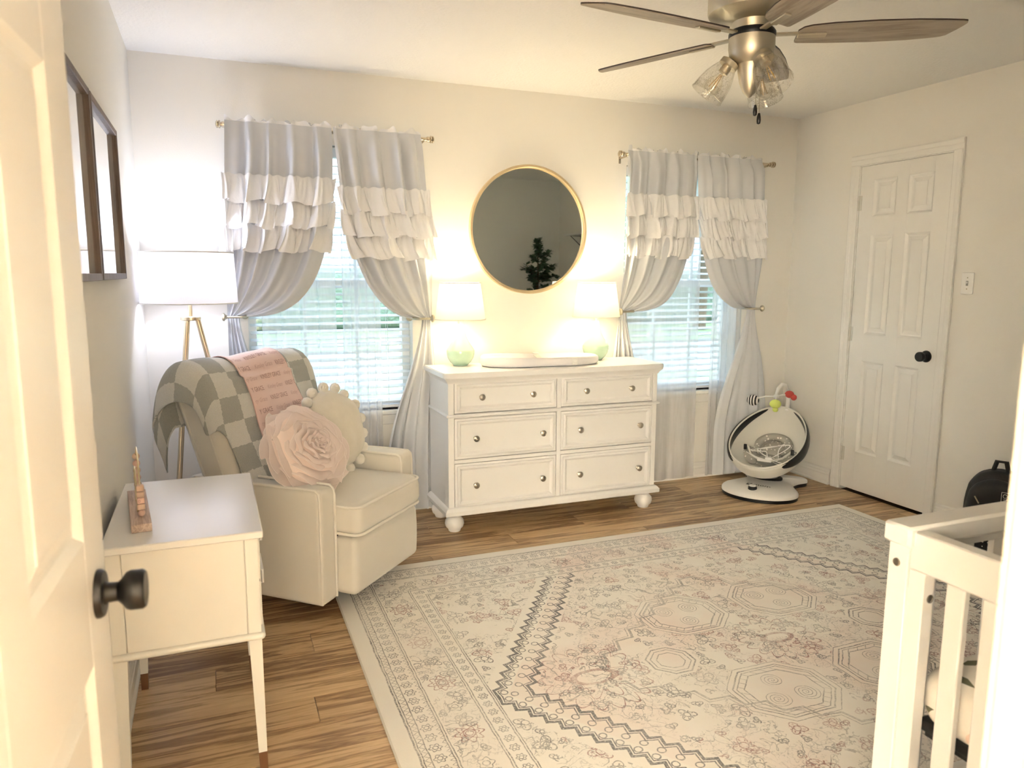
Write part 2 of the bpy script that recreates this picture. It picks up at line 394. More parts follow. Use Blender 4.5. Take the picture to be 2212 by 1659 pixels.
    # big flower by the lozenge tip and in the middle
    def flower(cx, R):
        lx, ly = ax-cx, y; r = (lx*lx + ly*ly).sqrt(); th = lx.atan2(ly)
        pet = (r - R*(0.78+0.22*(th*9).cos().abs())).line(0.0035)
        pet2 = (r - R*(0.55+0.14*(th*9+0.8).cos())).line(0.0025)
        core = ((lx*lx*0.6+ly*ly*2.2).sqrt() - R*0.30).line(0.010)
        dots = (r-R*0.45).line(0.006)*((th*12).cos().gt(0.6))
        return pet.max(pet2).max(dots), core
    f1, c1 = flower(0.79, 0.20); f2, c2 = flower(0.0, 0.16)
    # voronoi florets scattered through the field and the border
    def florets(scale, R, n, keep):
        vo = t.nodes.new('ShaderNodeTexVoronoi'); vo.voronoi_dimensions = '2D'; vo.inputs['Scale'].default_value = scale; t.links.new(v, vo.inputs['Vector'])
        sb = t.nodes.new('ShaderNodeVectorMath'); sb.operation = 'SUBTRACT'
        t.links.new(v, sb.inputs[0]); t.links.new(vo.outputs['Position'], sb.inputs[1])
        s2 = t.nodes.new('ShaderNodeSeparateXYZ'); t.links.new(sb.outputs[0], s2.inputs[0])
        sc = t.nodes.new('ShaderNodeSeparateColor'); t.links.new(vo.outputs['Color'], sc.inputs[0])
        lx, ly = S(t, s2.outputs[0]), S(t, s2.outputs[1]); r1, r2 = S(t, sc.outputs[0]), S(t, sc.outputs[1])
        r = (lx*lx+ly*ly).sqrt(); th = lx.atan2(ly)
        k = R*(0.6+0.5*r1)
        m_ = (r - k*(0.72+0.28*((th+r2*6.28)*n).cos())).line(0.0024).max((r-k*0.35).line(0.002)).max((th*9).cos().gt(0.72)*(r-k*0.62).line(0.12*R))
        return m_*r1.gt(keep), r2, r.lt(k*0.9)*r1.gt(keep)
    fl1, fr1, ff1 = florets(7.5, 0.040, 3, 0.25)
    fl2, fr2, ff2 = florets(13.0, 0.020, 2.5, 0.3)
    away = (o1.gt(0.19))*(o2.gt(0.10))
    zgap = (q-0.048).abs().gt(0.085)
    vin = vines(9, 0.007).max(vines(16, 0.010, 0.47, 1.0)*0.9).max(vines(30, 0.014, 0.55, 1.2)*0.6)*(S(t, noise(t, v, 5, 2)).gt(0.44))
    ff = fl1.max(fl2)
    rosehue = fr1
    # distress
    wear = S(t, noise(t, v0, 3.2, 4, 0.6)); speck = S(t, noise(t, v0, 130, 3, 0.7)); mid = S(t, noise(t, v0, 24, 3, 0.6))
    alive = (wear*1.7 + mid*1.0 - 0.62).max(0.18).min(1.0)*(speck*3.2-0.75).max(0).min(1)
    grey = guard.max(ros).max(oct_l.max(blocks*0.7).max(spir)*field).max(zig).max((ff*zgap*away)*field*rosehue.gt(0.42)).max(stepl*0.8*field).max((smros.max(ff*0.8))*inb)
    grey = grey.max(vin*zgap*field*away*0.8).max(vin*inb*0.8)
    rose = (bigros*inb).max(f1*field).max(f2).max((ff*zgap*away*field)*rosehue.lt(0.42)).max(c1*mid*1.3).max(c2*mid*1.3)
    blush = ((S(t, noise(t, v0, 2.6, 3))-0.42)*3.0).max(0).min(1)*(q.lt(0.05)*0.78+d.lt(0.30)*0.25)
    patch = (ff1*zgap*away*field*rosehue.lt(0.45))*((speck*4.0-1.9).max(0).min(1))*0.75
    paper = mixc(t, S(t, noise(t, v0, 9, 4)), (0.91, 0.875, 0.81), (0.86, 0.815, 0.74))
    paper = mixc(t, d.lt(0.056), paper, (0.89, 0.86, 0.79))
    paper = mixc(t, blush, paper, (0.84, 0.67, 0.60))
    paper = mixc(t, patch, paper, (0.66, 0.44, 0.40))
    c = mixc(t, rose*alive*0.95, paper, (0.32, 0.14, 0.12))
    c = mixc(t, grey*alive*0.95, c, (0.13, 0.12, 0.115))
    c = mixc(t, zig*((speck*3.0-0.7).max(0).min(1))*(0.35+wear*0.9).min(0.9), c, (0.12, 0.115, 0.12))
    t.links.new(c, b.inputs['Base Color'])
    bump(t, b, speck, 0.25, 0.003)
    return m
MT['rug'] = mat_rug()
MT['rug_edge'] = plain('rug_binding', (0.74, 0.69, 0.60), 0.9, bmp=(300, 0.3, 0.002))

# ------------------------------------------------------------------ mesh helpers
class G:
    def __init__(s): s.v, s.f, s.uv = [], [], None
    def add(s, vs, fs, M=None):
        o = len(s.v)
        for p in vs:
            p = Vector(p); s.v.append(M @ p if M else p)
        s.f += [tuple(i+o for i in f) for f in fs]; return s
    def box(s, x0, x1, y0, y1, z0, z1, bev=0.0, M=None):
        lo, hi = (x0, y0, z0), (x1, y1, z1)
        if bev <= 0:
            vs = [(a, b, c) for c in (z0, z1) for b in (y0, y1) for a in (x0, x1)]
            return s.add(vs, [(0, 2, 3, 1), (4, 5, 7, 6), (0, 1, 5, 4), (2, 6, 7, 3), (0, 4, 6, 2), (1, 3, 7, 5)], M)
        bev = min(bev, *(0.49*(hi[i]-lo[i]) for i in range(3)))
        vs, ix = [], {}
        for sx in (0, 1):
            for sy in (0, 1):
                for sz in (0, 1):
                    for ax in range(3):
                        sg = (sx, sy, sz); p = []
                        for k in range(3):
                            e = hi[k] if sg[k] else lo[k]
                            if k != ax: e += -bev if sg[k] else bev
                            p.append(e)
                        ix[(sx, sy, sz, ax)] = len(vs); vs.append(p)
        fs = []
        for ax in range(3):
            o = [k for k in range(3) if k != ax]
            for sg in (0, 1):
                c = []
                for a, b in ((0, 0), (1, 0), (1, 1), (0, 1)):
                    k = [0, 0, 0]; k[ax] = sg; k[o[0]] = a; k[o[1]] = b; c.append(ix[(*k, ax)])
                flip = (sg == 0) ^ (ax == 1)
                fs.append(tuple(c[::-1]) if flip else tuple(c))
        for ax in range(3):                       # edges along axis ax
            o = [k for k in range(3) if k != ax]
            for a in (0, 1):
                for b in (0, 1):
                    def K(e, face):
                        k = [0, 0, 0]; k[ax] = e; k[o[0]] = a; k[o[1]] = b; return ix[(*k, face)]
                    fs.append((K(0, o[0]), K(1, o[0]), K(1, o[1]), K(0, o[1])))
        for sx in (0, 1):
            for sy in (0, 1):
                for sz in (0, 1): fs.append(tuple(ix[(sx, sy, sz, a)] for a in range(3)))
        return s.add(vs, fs, M)
    def rbox(s, x0, x1, y0, y1, z0, z1, r, seg=4, mid=4, M=None, fn=None):
        """rounded box, optional deform fn(p, centre, half)"""
        lo, hi = Vector((x0, y0, z0)), Vector((x1, y1, z1)); c = (lo+hi)/2; h = (hi-lo)/2
        r = min(r, h.x, h.y, h.z)
        def ticks(hh):
            a = [-hh + r*(1-cos(pi/2*i/seg)) if False else -hh + r*i/seg for i in range(seg+1)]
            n = max(1, mid); inner = [(-hh+r) + (2*(hh-r))*i/n for i in range(1, n)]
            return a + inner + [-q for q in reversed(a)]
        T = [ticks(h[i]) for i in range(3)]; idx, vs, fs = {}, [], []
        def vert(p):
            k = tuple(round(q, 6) for q in p)
            if k in idx: return idx[k]
            P = Vector(p); inn = Vector([max(-(h[i]-r), min(h[i]-r, P[i])) for i in range(3)])
            d = P-inn
            if d.length > 1e-9:
                # spread samples evenly round the corner
                dd = Vector([math.tan(pi/4*(d[i]/r)) if abs(d[i]) > 1e-9 else 0 for i in range(3)])
                d = dd.normalized()*r
            P = inn+d
            if fn: P = fn(P, h)
            idx[k] = len(vs); vs.append(P+c); return idx[k]
        for ax in range(3):
            o = [(ax+1) % 3, (ax+2) % 3]
            for sg in (-1, 1):
                for i in range(len(T[o[0]])-1):
                    for j in range(len(T[o[1]])-1):
                        q = []
                        for a, b in ((i, j), (i+1, j), (i+1, j+1), (i, j+1)):
                            p = [0, 0, 0]; p[ax] = sg*h[ax]; p[o[0]] = T[o[0]][a]; p[o[1]] = T[o[1]][b]; q.append(vert(p))
                        if len(set(q)) < 3: continue
                        fs.append(tuple(q) if sg > 0 else tuple(reversed(q)))
        return s.add(vs, fs, M)
    def lathe(s, prof, n=32, M=None, cap=True):
        vs, fs = [], []
        for r, z in prof:
            for i in range(n): a = 2*pi*i/n; vs.append((r*cos(a), r*sin(a), z))
        for k in range(len(prof)-1):
            for i in range(n):
                j = (i+1) % n; fs.append((k*n+i, k*n+j, (k+1)*n+j, (k+1)*n+i))
        if cap:
            if prof[0][0] > 1e-6: fs.append(tuple(reversed(range(n))))
            if prof[-1][0] > 1e-6: fs.append(tuple((len(prof)-1)*n+i for i in range(n)))
        return s.add(vs, fs, M)
    def tube(s, path, r, n=8, closed=False, cap=True, M=None):
        P = [Vector(p) for p in path]; m = len(P); vs, fs = [], []
        R = r if isinstance(r, (list, tuple)) else [r]*m
        up = Vector((0, 0, 1)); prev = None
        for i in range(m):
            if closed: tg = P[(i+1) % m]-P[i-1]
            else: tg = P[min(i+1, m-1)]-P[max(i-1, 0)]
            tg = tg.normalized() if tg.length > 1e-9 else Vector((0, 0, 1))
            if prev is None:
                a = up if abs(tg.z) < 0.9 else Vector((1, 0, 0)); nrm = a.cross(tg).normalized()
            else:
                nrm = prev - tg*prev.dot(tg); nrm = nrm.normalized() if nrm.length > 1e-6 else prev
            prev = nrm; bn = tg.cross(nrm)
            for k in range(n):
                a = 2*pi*k/n; vs.append(P[i] + (nrm*cos(a)+bn*sin(a))*R[i])
        for i in range(m if closed else m-1):
            i2 = (i+1) % m
            for k in range(n): k2 = (k+1) % n; fs.append((i*n+k, i*n+k2, i2*n+k2, i2*n+k))
        if cap and not closed: fs += [tuple(reversed(range(n))), tuple((m-1)*n+k for k in range(n))]
        return s.add(vs, fs, M)
    def prism(s, pts, z0, z1, M=None):
        n = len(pts); vs = [(p[0], p[1], z0) for p in pts] + [(p[0], p[1], z1) for p in pts]
        fs = [tuple(reversed(range(n))), tuple(range(n, 2*n))] + [(i, (i+1) % n, n+(i+1) % n, n+i) for i in range(n)]
        return s.add(vs, fs, M)
    def grid(s, fn, nu, nv, closeu=False, uvfn=None, M=None):
        vs, fs, uv = [], [], []
        for j in range(nv+1):
            for i in range(nu + (0 if closeu else 1)):
                vs.append(fn(i/nu, j/nv)); uv.append(uvfn(i/nu, j/nv) if uvfn else (i/nu, j/nv))
        w = nu if closeu else nu+1
        for j in range(nv):
            for i in range(nu):
                i2 = (i+1) % w if closeu else i+1
                fs.append((j*w+i, j*w+i2, (j+1)*w+i2, (j+1)*w+i))
        if uvfn: s.uv = (s.uv or {}); s.uv.update({len(s.v)+k: q for k, q in enumerate(uv)})
        return s.add(vs, fs, M)
    def ball(s, c, r, n=16, m=10, sc=(1, 1, 1), M=None):
        T = Matrix.Translation(c) @ Matrix.Diagonal((*sc, 1))
        if M: T = M @ T
        pr = [(max(1e-5, r*sin(pi*k/m)), -r*cos(pi*k/m)) for k in range(m+1)]
        return s.lathe(pr, n, T, cap=False)
    def mesh(s, name, sharp=38):
        me = bpy.data.meshes.new(name); me.from_pydata([tuple(p) for p in s.v], [], s.f)
        if s.uv:
            l = me.uv_layers.new(name='UVMap')
            for lp in me.loops: l.data[lp.index].uv = s.uv.get(lp.vertex_index, (0, 0))
        bm = bmesh.new(); bm.from_mesh(me); bmesh.ops.remove_doubles(bm, verts=bm.verts, dist=1e-6)
        bmesh.ops.recalc_face_normals(bm, faces=bm.faces); bm.to_mesh(me); bm.free()
        for p in me.polygons: p.use_smooth = True
        me.set_sharp_from_angle(angle=radians(sharp)); return me
    def build(s, name, mat, parent=None, sharp=38, loc=None, rot=None):
        me = s.mesh(name, sharp); me.materials.append(MT[mat])
        o = bpy.data.objects.new(name, me); COL.objects.link(o)
        if parent: o.parent = parent
        if loc is not None: o.location = loc
        if rot is not None: o.rotation_euler = rot
        return o

def tag(o, label, cat, group=None):
    o['label'] = label; o['category'] = cat
    if group: o['group'] = group
    return o
def struct(o, label=None):
    o['kind'] = 'structure'
    if label: o['label'] = label
    return o
def thing(name, label, cat, loc=(0, 0, 0), rotz=0.0, group=None):
    o = bpy.data.objects.new(name, None); COL.objects.link(o); o.empty_display_size = 0.1
    o.location = loc; o.rotation_euler = (0, 0, rotz); return tag(o, label, cat, group)
def sempty(name, loc=(0, 0, 0), rotz=0.0, label=None):
    o = bpy.data.objects.new(name, None); COL.objects.link(o); o.empty_display_size = 0.1
    o.location = loc; o.rotation_euler = (0, 0, rotz); return struct(o, label)
def clone(o, parent, loc=None, rot=None):
    c = o.copy(); COL.objects.link(c); c.parent = parent
    if loc is not None: c.location = loc
    if rot is not None: c.rotation_euler = rot
    for ch in list(o.children): clone(ch, c)
    return c
def clone_thing(o, loc, rotz, label):
    c = clone(o, None, loc, (0, 0, rotz)); c['label'] = label; return c
TX = lambda x, y, z: Matrix.Translation((x, y, z))
RX = lambda a: Matrix.Rotation(a, 4, 'X')
RY = lambda a: Matrix.Rotation(a, 4, 'Y')
RZ = lambda a: Matrix.Rotation(a, 4, 'Z')
def smooth(a, b, x):
    q = max(0.0, min(1.0, (x-a)/(b-a))); return q*q*(3-2*q)
def lerp(a, b, k): return a+(b-a)*k

# lettering: built-in font turned into a mesh (G in text coordinates, metres)
def text_geo(body, size, xs=1.0, shear=0.0, spacing=1.0):
    cu = bpy.data.curves.new('lettering', 'FONT'); cu.body = body; cu.size = size; cu.shear = shear
    cu.space_character = spacing; cu.resolution_u = 3; cu.align_x = 'CENTER'; cu.align_y = 'CENTER'
    ob = bpy.data.objects.new('lettering', cu); COL.objects.link(ob)
    dg = bpy.context.evaluated_depsgraph_get(); ev = ob.evaluated_get(dg); me = ev.to_mesh()
    g = G(); g.add([(v.co.x*xs, v.co.y, 0) for v in me.vertices], [tuple(p.vertices) for p in me.polygons])
    ev.to_mesh_clear(); bpy.data.objects.remove(ob); bpy.data.curves.remove(cu); return g

# ================================================================== THE SETTING
W1 = (0.18, 1.07, 0.61, 2.06); W2 = (2.45, 3.33, 0.61, 2.06)
def build_shell():
    TH = 0.14
    g = G()                                                   # window wall with two openings
    xs = [XL-0.1, W1[0], W1[1], W2[0], W2[1], XR+0.1]
    g.box(xs[0], xs[1], YB, YB+TH, -0.1, H+0.1).box(xs[2], xs[3], YB, YB+TH, -0.1, H+0.1).box(xs[4], xs[5], YB, YB+TH, -0.1, H+0.1)
    for w in (W1, W2): g.box(w[0], w[1], YB, YB+TH, -0.1, w[2]).box(w[0], w[1], YB, YB+TH, w[3], H+0.1)
    struct(g.build('wall_back', 'wall'), 'off-white painted wall with the two curtained windows')
    struct(G().box(XL-0.1, XL, YF-0.12, YB, -0.1, H+0.1).build('wall_left', 'wall'), 'off-white wall behind the framed pictures')
    DY0, DY1 = 2.985, 3.638
    g = G().box(XR, XR+0.1, YF-0.12, DY0, -0.1, H+0.1).box(XR, XR+0.1, DY1, YB, -0.1, H+0.1).box(XR, XR+0.1, DY0, DY1, 2.068, H+0.1)
    g.box(XR+0.1, XR+0.13, DY0-0.1, DY1+0.1, -0.1, 2.2)
    struct(g.build('wall_right', 'wall'), 'off-white wall with the closet door')
    g = G().box(XL-0.1, DOOR_L-0.018, YF-0.12, YF, -0.1, H+0.1).box(DOOR_R+0.018, XR+0.1, YF-0.12, YF, -0.1, H+0.1)
    g.box(DOOR_L-0.018, DOOR_R+0.018, YF-0.12, YF, 2.06, H+0.1)
    struct(g.build('wall_front', 'wall'), 'off-white wall with the entry doorway')
    struct(G().box(XL-0.1, XR+0.1, YF-0.12, YB+0.1, H, H+0.08).build('ceiling', 'ceiling'), 'white textured ceiling')
    # hallway behind the camera
    struct(G().box(-5.3, -5.2, YH, YF-0.12, 0, H).build('wall_hall_left', 'wall'))
    struct(G().box(1.5, 1.6, YH, YF-0.12, 0, H).build('wall_hall_right', 'wall'))
    struct(G().box(-5.3, XL-0.1, YF-0.12, YF-0.02, 0, H).build('wall_hall_near', 'wall'))
    struct(G().box(-5.3, 1.6, YH-0.1, YH, 0, H).build('wall_hall_end', 'wall'))
    struct(G().box(-5.3, 1.6, YH-0.1, YF-0.12, H, H+0.08).build('ceiling_hall', 'ceiling'))
    struct(G().box(-5.3, 1.6, YH-0.1, YF-0.12, -0.06, -0.001).build('floor_hall', 'plank'))
    # floor of planks
    fl = struct(G().box(XL-0.1, XR+0.12, YF-0.12, YB+0.05, -0.06, -0.010).build('floor', 'seam'), 'warm brown wood plank floor')
    wdt, ln = 0.152, 1.22
    plank = G().box(-ln/2+0.0006, ln/2-0.0006, -wdt/2+0.0006, wdt/2-0.0006, -0.010, 0.0, 0.0012).mesh('plank'); plank.materials.append(MT['plank'])
    y, row = YB-wdt/2, 0
    cache = {}
    while y > YF-0.14:
        off = (row*0.46+0.17*random.random()) % ln; x = XL-off
        while x < XR:
            a, b = max(x, XL), min(x+ln, XR)
            if x <= XL-ln or b-a < 0.02: x += ln; continue
            if b-a > ln-1e-4: me = plank
            else:
                me = G().box(-(b-a)/2+0.0006, (b-a)/2-0.0006, -wdt/2+0.0006, wdt/2-0.0006, -0.010, 0.0, 0.0012).mesh('plank'); me.materials.append(MT['plank'])
            o = bpy.data.objects.new('plank', me); COL.objects.link(o); o.parent = fl; o.location = ((a+b)/2, y, 0)
            x += ln
        y -= wdt; row += 1
    # baseboards: flat board, stepped cap, quarter round
    def bb(name, p0, p1, n):
        p0, p1, n = Vector((*p0, 0)), Vector((*p1, 0)), Vector((*n, 0))
        prof = [(0, 0), (0.022, 0), (0.021, 0.010), (0.014, 0.018), (0.014, 0.062), (0.011, 0.066), (0.011, 0.080), (0.008, 0.086), (0.008, 0.098), (0.003, 0.105), (0, 0.105)]
        vs = [tuple(p + n*a + Vector((0, 0, b))) for p in (p0, p1) for a, b in prof]; k = len(prof)
        fs = [(i, (i+1) % k, k+(i+1) % k, k+i) for i in range(k)] + [tuple(range(k)), tuple(reversed(range(k, 2*k)))]
        struct(G().add(vs, fs).build(name, 'trim', sharp=25))
    bb('baseboard_back', (XL, YB), (XR, YB), (0, -1))
    bb('baseboard_left', (XL, YF), (XL, YB), (1, 0))
    bb('baseboard_right', (XR, 3.705), (XR, YB), (-1, 0))
    bb('baseboard_right_far', (XR, YF), (XR, 2.917), (-1, 0))
    bb('baseboard_front', (DOOR_R+0.07, YF), (XR, YF), (0, 1))
build_shell()

def casing_strip(g, a, b, axis_out, n, w=0.062):
    """moulded strip from a to b; axis_out = direction away from opening, n = into the room"""
    a, b, o, n = Vector(a), Vector(b), Vector(axis_out), Vector(n)
    prof = [(0, 0), (0, 0.009), (0.006, 0.012), (0.030, 0.012), (0.034, 0.016), (w-0.008, 0.018), (w, 0.014), (w, 0)]
    k = len(prof); vs = [tuple(p + o*u + n*h) for p in (a, b) for u, h in prof]
    g.add(vs, [(i, (i+1) % k, k+(i+1) % k, k+i) for i in range(k)] + [tuple(range(k)), tuple(reversed(range(k, 2*k)))])

ROWS = [(0.25, 0.835), (1.005, 1.615), (1.725, 1.945)]
def six_panel_door(root, w, h, rows, stile, mull, knob_s, knob_z, knob_side, hinge=True, paint='door'):
    """door in local coords: x = 0..w from hinge to latch, z = 0..h, thickness y -0.0175..0.0175; children of root"""
    T = 0.0175
    pw = (w-2*stile-mull)/2
    cols = [(stile, stile+pw), (stile+pw+mull, w-stile)]
    g = G(); b = 0.0015
    for x0, x1 in ((0, stile), (cols[0][1], cols[1][0]), (w-stile, w)): g.box(x0, x1, -T, T, 0, h, b)
    zs = [0] + [q for r in rows for q in r] + [h]
    for k in range(0, len(zs), 2):
        for c in cols: g.box(c[0]-0.001, c[1]+0.001, -T+0.0003, T-0.0003, zs[k], zs[k+1], 0)
    for c in cols:
        for r in rows: g.box(c[0]-0.002, c[1]+0.002, -0.006, 0.006, r[0]-0.002, r[1]+0.002)
    g.build('door_slab', paint, root, 25)
    for c in cols:
        for r in rows:
            cx, cz, hw, hh = (c[0]+c[1])/2, (r[0]+r[1])/2, pw/2, (r[1]-r[0])/2
            for sg in (-1, 1):
                p = G(); steps = [(0, T-0.0005), (0.004, T-0.003), (0.012, 0.0075), (0.020, 0.0065), (0.042, 0.0135), (0.043, 0.0150)]
                vs, fs = [], []
                for ins, yy in steps:
                    for sx, sz in ((-1, -1), (1, -1), (1, 1), (-1, 1)): vs.append((cx+sx*(hw-ins), sg*yy, cz+sz*(hh-ins)))
                for k in range(len(steps)-1):
                    for i in range(4): fs.append((k*4+i, k*4+(i+1) % 4, k*4+4+(i+1) % 4, k*4+4+i))
                e = (len(steps)-1)*4; fs.append((e, e+1, e+2, e+3))
                p.add(vs, fs); p.build('door_panel', paint, root, 15)
    for sg in ((-1, 1) if knob_side == 0 else (knob_side,)):
        k = G(); M = TX(knob_s, sg*T, knob_z) @ RX(-sg*pi/2)
        k.lathe([(0.034, 0), (0.034, 0.004), (0.031, 0.009), (0.017, 0.010), (0.014, 0.014), (0.0135, 0.026), (0.018, 0.031), (0.026, 0.037), (0.028, 0.042), (0.028, 0.058), (0.025, 0.062), (0.004, 0.0625), (0.0001, 0.0622)], 36, M)
        k.build('door_knob', 'black_metal', root)['label'] = 'matte black round door knob'
    if hinge:
        for z in (0.22, 1.0, h-0.22):
            q = G().box(-0.004, 0.018, -T-0.002, -T+0.001, z-0.045, z+0.045).tube([(-0.003, -T-0.005, z-0.046), (-0.003, -T-0.005, z+0.046)], 0.0055, 8)
            q.build('hinge', 'hinge', root)

def build_doors():
    # closet door in the right wall: local x runs along -y (hinge far, latch near), visible face local -y -> world -x
    y_h, y_l = 3.6216, 3.0011
    r = sempty('door_1', (XR+0.0175+0.002, y_h, 0.018), -pi/2, 'white six-panel closet door with black knob in the right wall')
    six_panel_door(r, y_h-y_l, 2.032, ROWS, 0.105, 0.085, y_h-y_l-0.062, 0.91, -1, paint='trim')
    t = sempty('trim_1', (0, 0, 0), 0, 'white moulded casing round the closet door')
    ya, yb, zt = 2.993, 3.630, 2.058
    for nm, a, b, o in (('casing', (XR, ya, 0), (XR, ya, zt), (0, -1, 0)), ('casing', (XR, yb, 0), (XR, yb, zt), (0, 1, 0)), ('casing', (XR, ya-0.062, zt), (XR, yb+0.062, zt), (0, 0, 1))):
        g = G(); casing_strip(g, a, b, o, (-1, 0, 0)); g.build(nm, 'trim', t, 20)
    G().box(XR, XR+0.10, ya-0.008, ya+0.006, 0, zt+0.008).box(XR, XR+0.10, yb-0.006, yb+0.008, 0, zt+0.008).box(XR, XR+0.10, ya-0.008, yb+0.008, zt-0.006, zt+0.010).build('jamb', 'trim', t)
    # entry door, open against the left wall
    hx, hy, w = -0.229, 0.395, 0.813
    ang = pi/2 - radians(3.3)
    r = sempty('door_2', (hx, hy, 0.012), ang, 'white six-panel entry door standing open at the left, black knob')
    six_panel_door(r, w, 2.032, [(0.26, 0.845), (1.02, 1.625), (1.735, 1.95)], 0.118, 0.10, w-0.062, 0.925, -1, hinge=False)
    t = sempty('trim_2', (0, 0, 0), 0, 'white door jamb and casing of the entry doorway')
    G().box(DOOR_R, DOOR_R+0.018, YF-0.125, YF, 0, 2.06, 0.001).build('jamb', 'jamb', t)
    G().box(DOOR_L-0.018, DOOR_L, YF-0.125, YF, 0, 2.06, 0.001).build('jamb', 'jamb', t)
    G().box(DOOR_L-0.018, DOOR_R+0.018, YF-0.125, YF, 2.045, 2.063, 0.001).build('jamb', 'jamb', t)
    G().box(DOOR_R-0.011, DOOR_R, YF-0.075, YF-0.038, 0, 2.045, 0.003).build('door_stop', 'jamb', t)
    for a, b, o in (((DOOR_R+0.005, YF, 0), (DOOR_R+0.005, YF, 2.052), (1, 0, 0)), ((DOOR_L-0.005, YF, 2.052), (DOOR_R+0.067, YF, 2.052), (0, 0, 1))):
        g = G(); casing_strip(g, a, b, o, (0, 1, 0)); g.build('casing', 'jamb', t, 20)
build_doors()

def build_window(n, w, label):
    x0, x1, z0, z1 = w
    root = sempty('window_%d' % n, ((x0+x1)/2, YB, z0), 0, label)
    cx = (x0+x1)/2; hw = (x1-x0)/2; hh = z1-z0
    yf = 0.075                                     # sash plane behind the wall face
    g = G()
    for a, b in ((-hw, -hw+0.045), (hw-0.045, hw)): g.box(a, b, yf, yf+0.06, 0, hh, 0.003)
    g.box(-hw, hw, yf, yf+0.06, 0, 0.05, 0.003).box(-hw, hw, yf, yf+0.06, hh-0.05, hh, 0.003)
    g.build('window_frame', 'vinyl', root)
    G().box(-hw+0.045, hw-0.045, yf+0.008, yf+0.045, hh*0.5-0.022, hh*0.5+0.022, 0.003).build('meeting_rail', 'vinyl', root)
    for k, (a, b) in enumerate(((0.05, hh*0.5-0.022), (hh*0.5+0.022, hh-0.05))):
        p = G().box(-hw+0.045, hw-0.045, yf+0.024, yf+0.028, a, b).build('pane', 'glass', root)
        m = G()
        for q in (-hw*0.32, hw*0.32): m.box(q-0.008, q+0.008, yf+0.016, yf+0.036, a, b)
        m.box(-hw+0.045, hw-0.045, yf+0.016, yf+0.036, (a+b)/2-0.008, (a+b)/2+0.008)
        m.build('muntin', 'vinyl', p)
    G().box(-hw-0.03, hw+0.03, -0.038, yf, -0.026, 0.0, 0.006).build('window_sill', 'trim', root)
    G().box(-hw-0.02, hw+0.02, -0.014, 0.0, -0.085, -0.026, 0.004).build('apron', 'trim', root)
    # horizontal blind inside the recess
    b = thing('window_blind', 'white wooden slat blind in the window %s' % ('beside the armchair' if n == 1 else 'beside the closet wall'), 'blind', (cx, YB+0.036, z0+0.004), 0, 'window blinds')
    top = hh-0.01
    G().box(-hw+0.008, hw-0.008, -0.028, 0.022, top-0.055, top, 0.004).build('head_rail', 'blind', b)
    G().box(-hw+0.010, hw-0.010, -0.022, 0.022, 0.004, 0.022, 0.004).build('bottom_rail', 'blind', b)
    sl = None; z = 0.048; tilt = radians(14)
    while z < top-0.07:
        if sl is None:
            sg = G().box(-hw+0.010, hw-0.010, -0.0235, 0.0235, -0.0013, 0.0013, 0.0006, RX(tilt)); sl = sg.build('slat', 'blind', b); sl.location = (0, 0, z)
        else: clone(sl, b, (0, 0, z))
        z += 0.0405
    for q in (-hw*0.68, hw*0.68):
        c = G()
        for yy in (-0.024, 0.024): c.tube([(q, yy, 0.02), (q, yy, top-0.05)], 0.0012, 5)
        c.build('ladder_cord', 'blind', b)
build_window(1, W1, 'white double-hung window behind the armchair')
build_window(2, W2, 'white double-hung window right of the dresser')

# ------------------------------------------------------------------ outdoors, seen faintly through blinds
def build_outdoors():
    struct(G().box(-30, 34, YB+0.14, 60, -0.5, -0.35).build('lawn', 'grass'), 'green lawn outside')
    struct(G().box(-30, 34, 11.5, 16.5, -0.36, -0.33).build('street', 'concrete'), 'pale concrete street beyond the lawn')
    for i, (x, y, hh, r, lab) in enumerate(((-1.6, 21, 6.5, 3.0, 'leafy tree outside the window beside the armchair'), (7.5, 14.5, 5.0, 2.2, 'leafy tree outside the window by the closet'), (14.5, 20, 7.0, 3.4, 'larger leafy tree farther off outside the right window'))):
        t = thing('tree', lab, 'tree', (x, y, -0.35), 0, 'trees outside')
        G().tube([(0, 0, 0), (0.1, 0, hh*0.35), (0, 0.1, hh*0.6)], [0.22, 0.17, 0.1], 10).build('trunk', 'bark', t)
        g = G(); rr = random.Random(i)
        for k in range(26):
            a, b_ = rr.uniform(0, 2*pi), rr.uniform(-0.6, 1)
            q = r*0.72*sqrt(1-b_*b_*0.7); g.ball((q*cos(a), q*sin(a), hh*0.62+b_*r*0.7), r*rr.uniform(0.28, 0.48), 12, 7)
        g.build('crown', 'foliage', t)
    h = thing('hedge', 'long clipped hedge beyond the street', 'hedge', (4, 24, -0.35))
    G().rbox(-26, 26, -0.8, 0.8, 0, 1.9, 0.5, 3, 30).build('hedge_foliage', 'foliage', h)
build_outdoors()

# ================================================================== RUG
def build_rug():
    t = thing('area_rug', 'cream distressed area rug with faded rose and grey medallion print', 'rug', (1.958, 2.122, 0), radians(-0.4))
    G().box(-1.525, 1.525, -1.22, 1.22, 0.0005, 0.008, 0.003).build('pile', 'rug', t)
    c = [(-1.525, -1.22, 0.004), (1.525, -1.22, 0.004), (1.525, 1.22, 0.004), (-1.525, 1.22, 0.004)]
    path = []
    for i in range(4):
        a, b = Vector(c[i]), Vector(c[(i+1) % 4])
        for k in range(20): path.append(a.lerp(b, k/20))
    G().tube(path, 0.0042, 6, closed=True).build('binding', 'rug_edge', t)
build_rug()

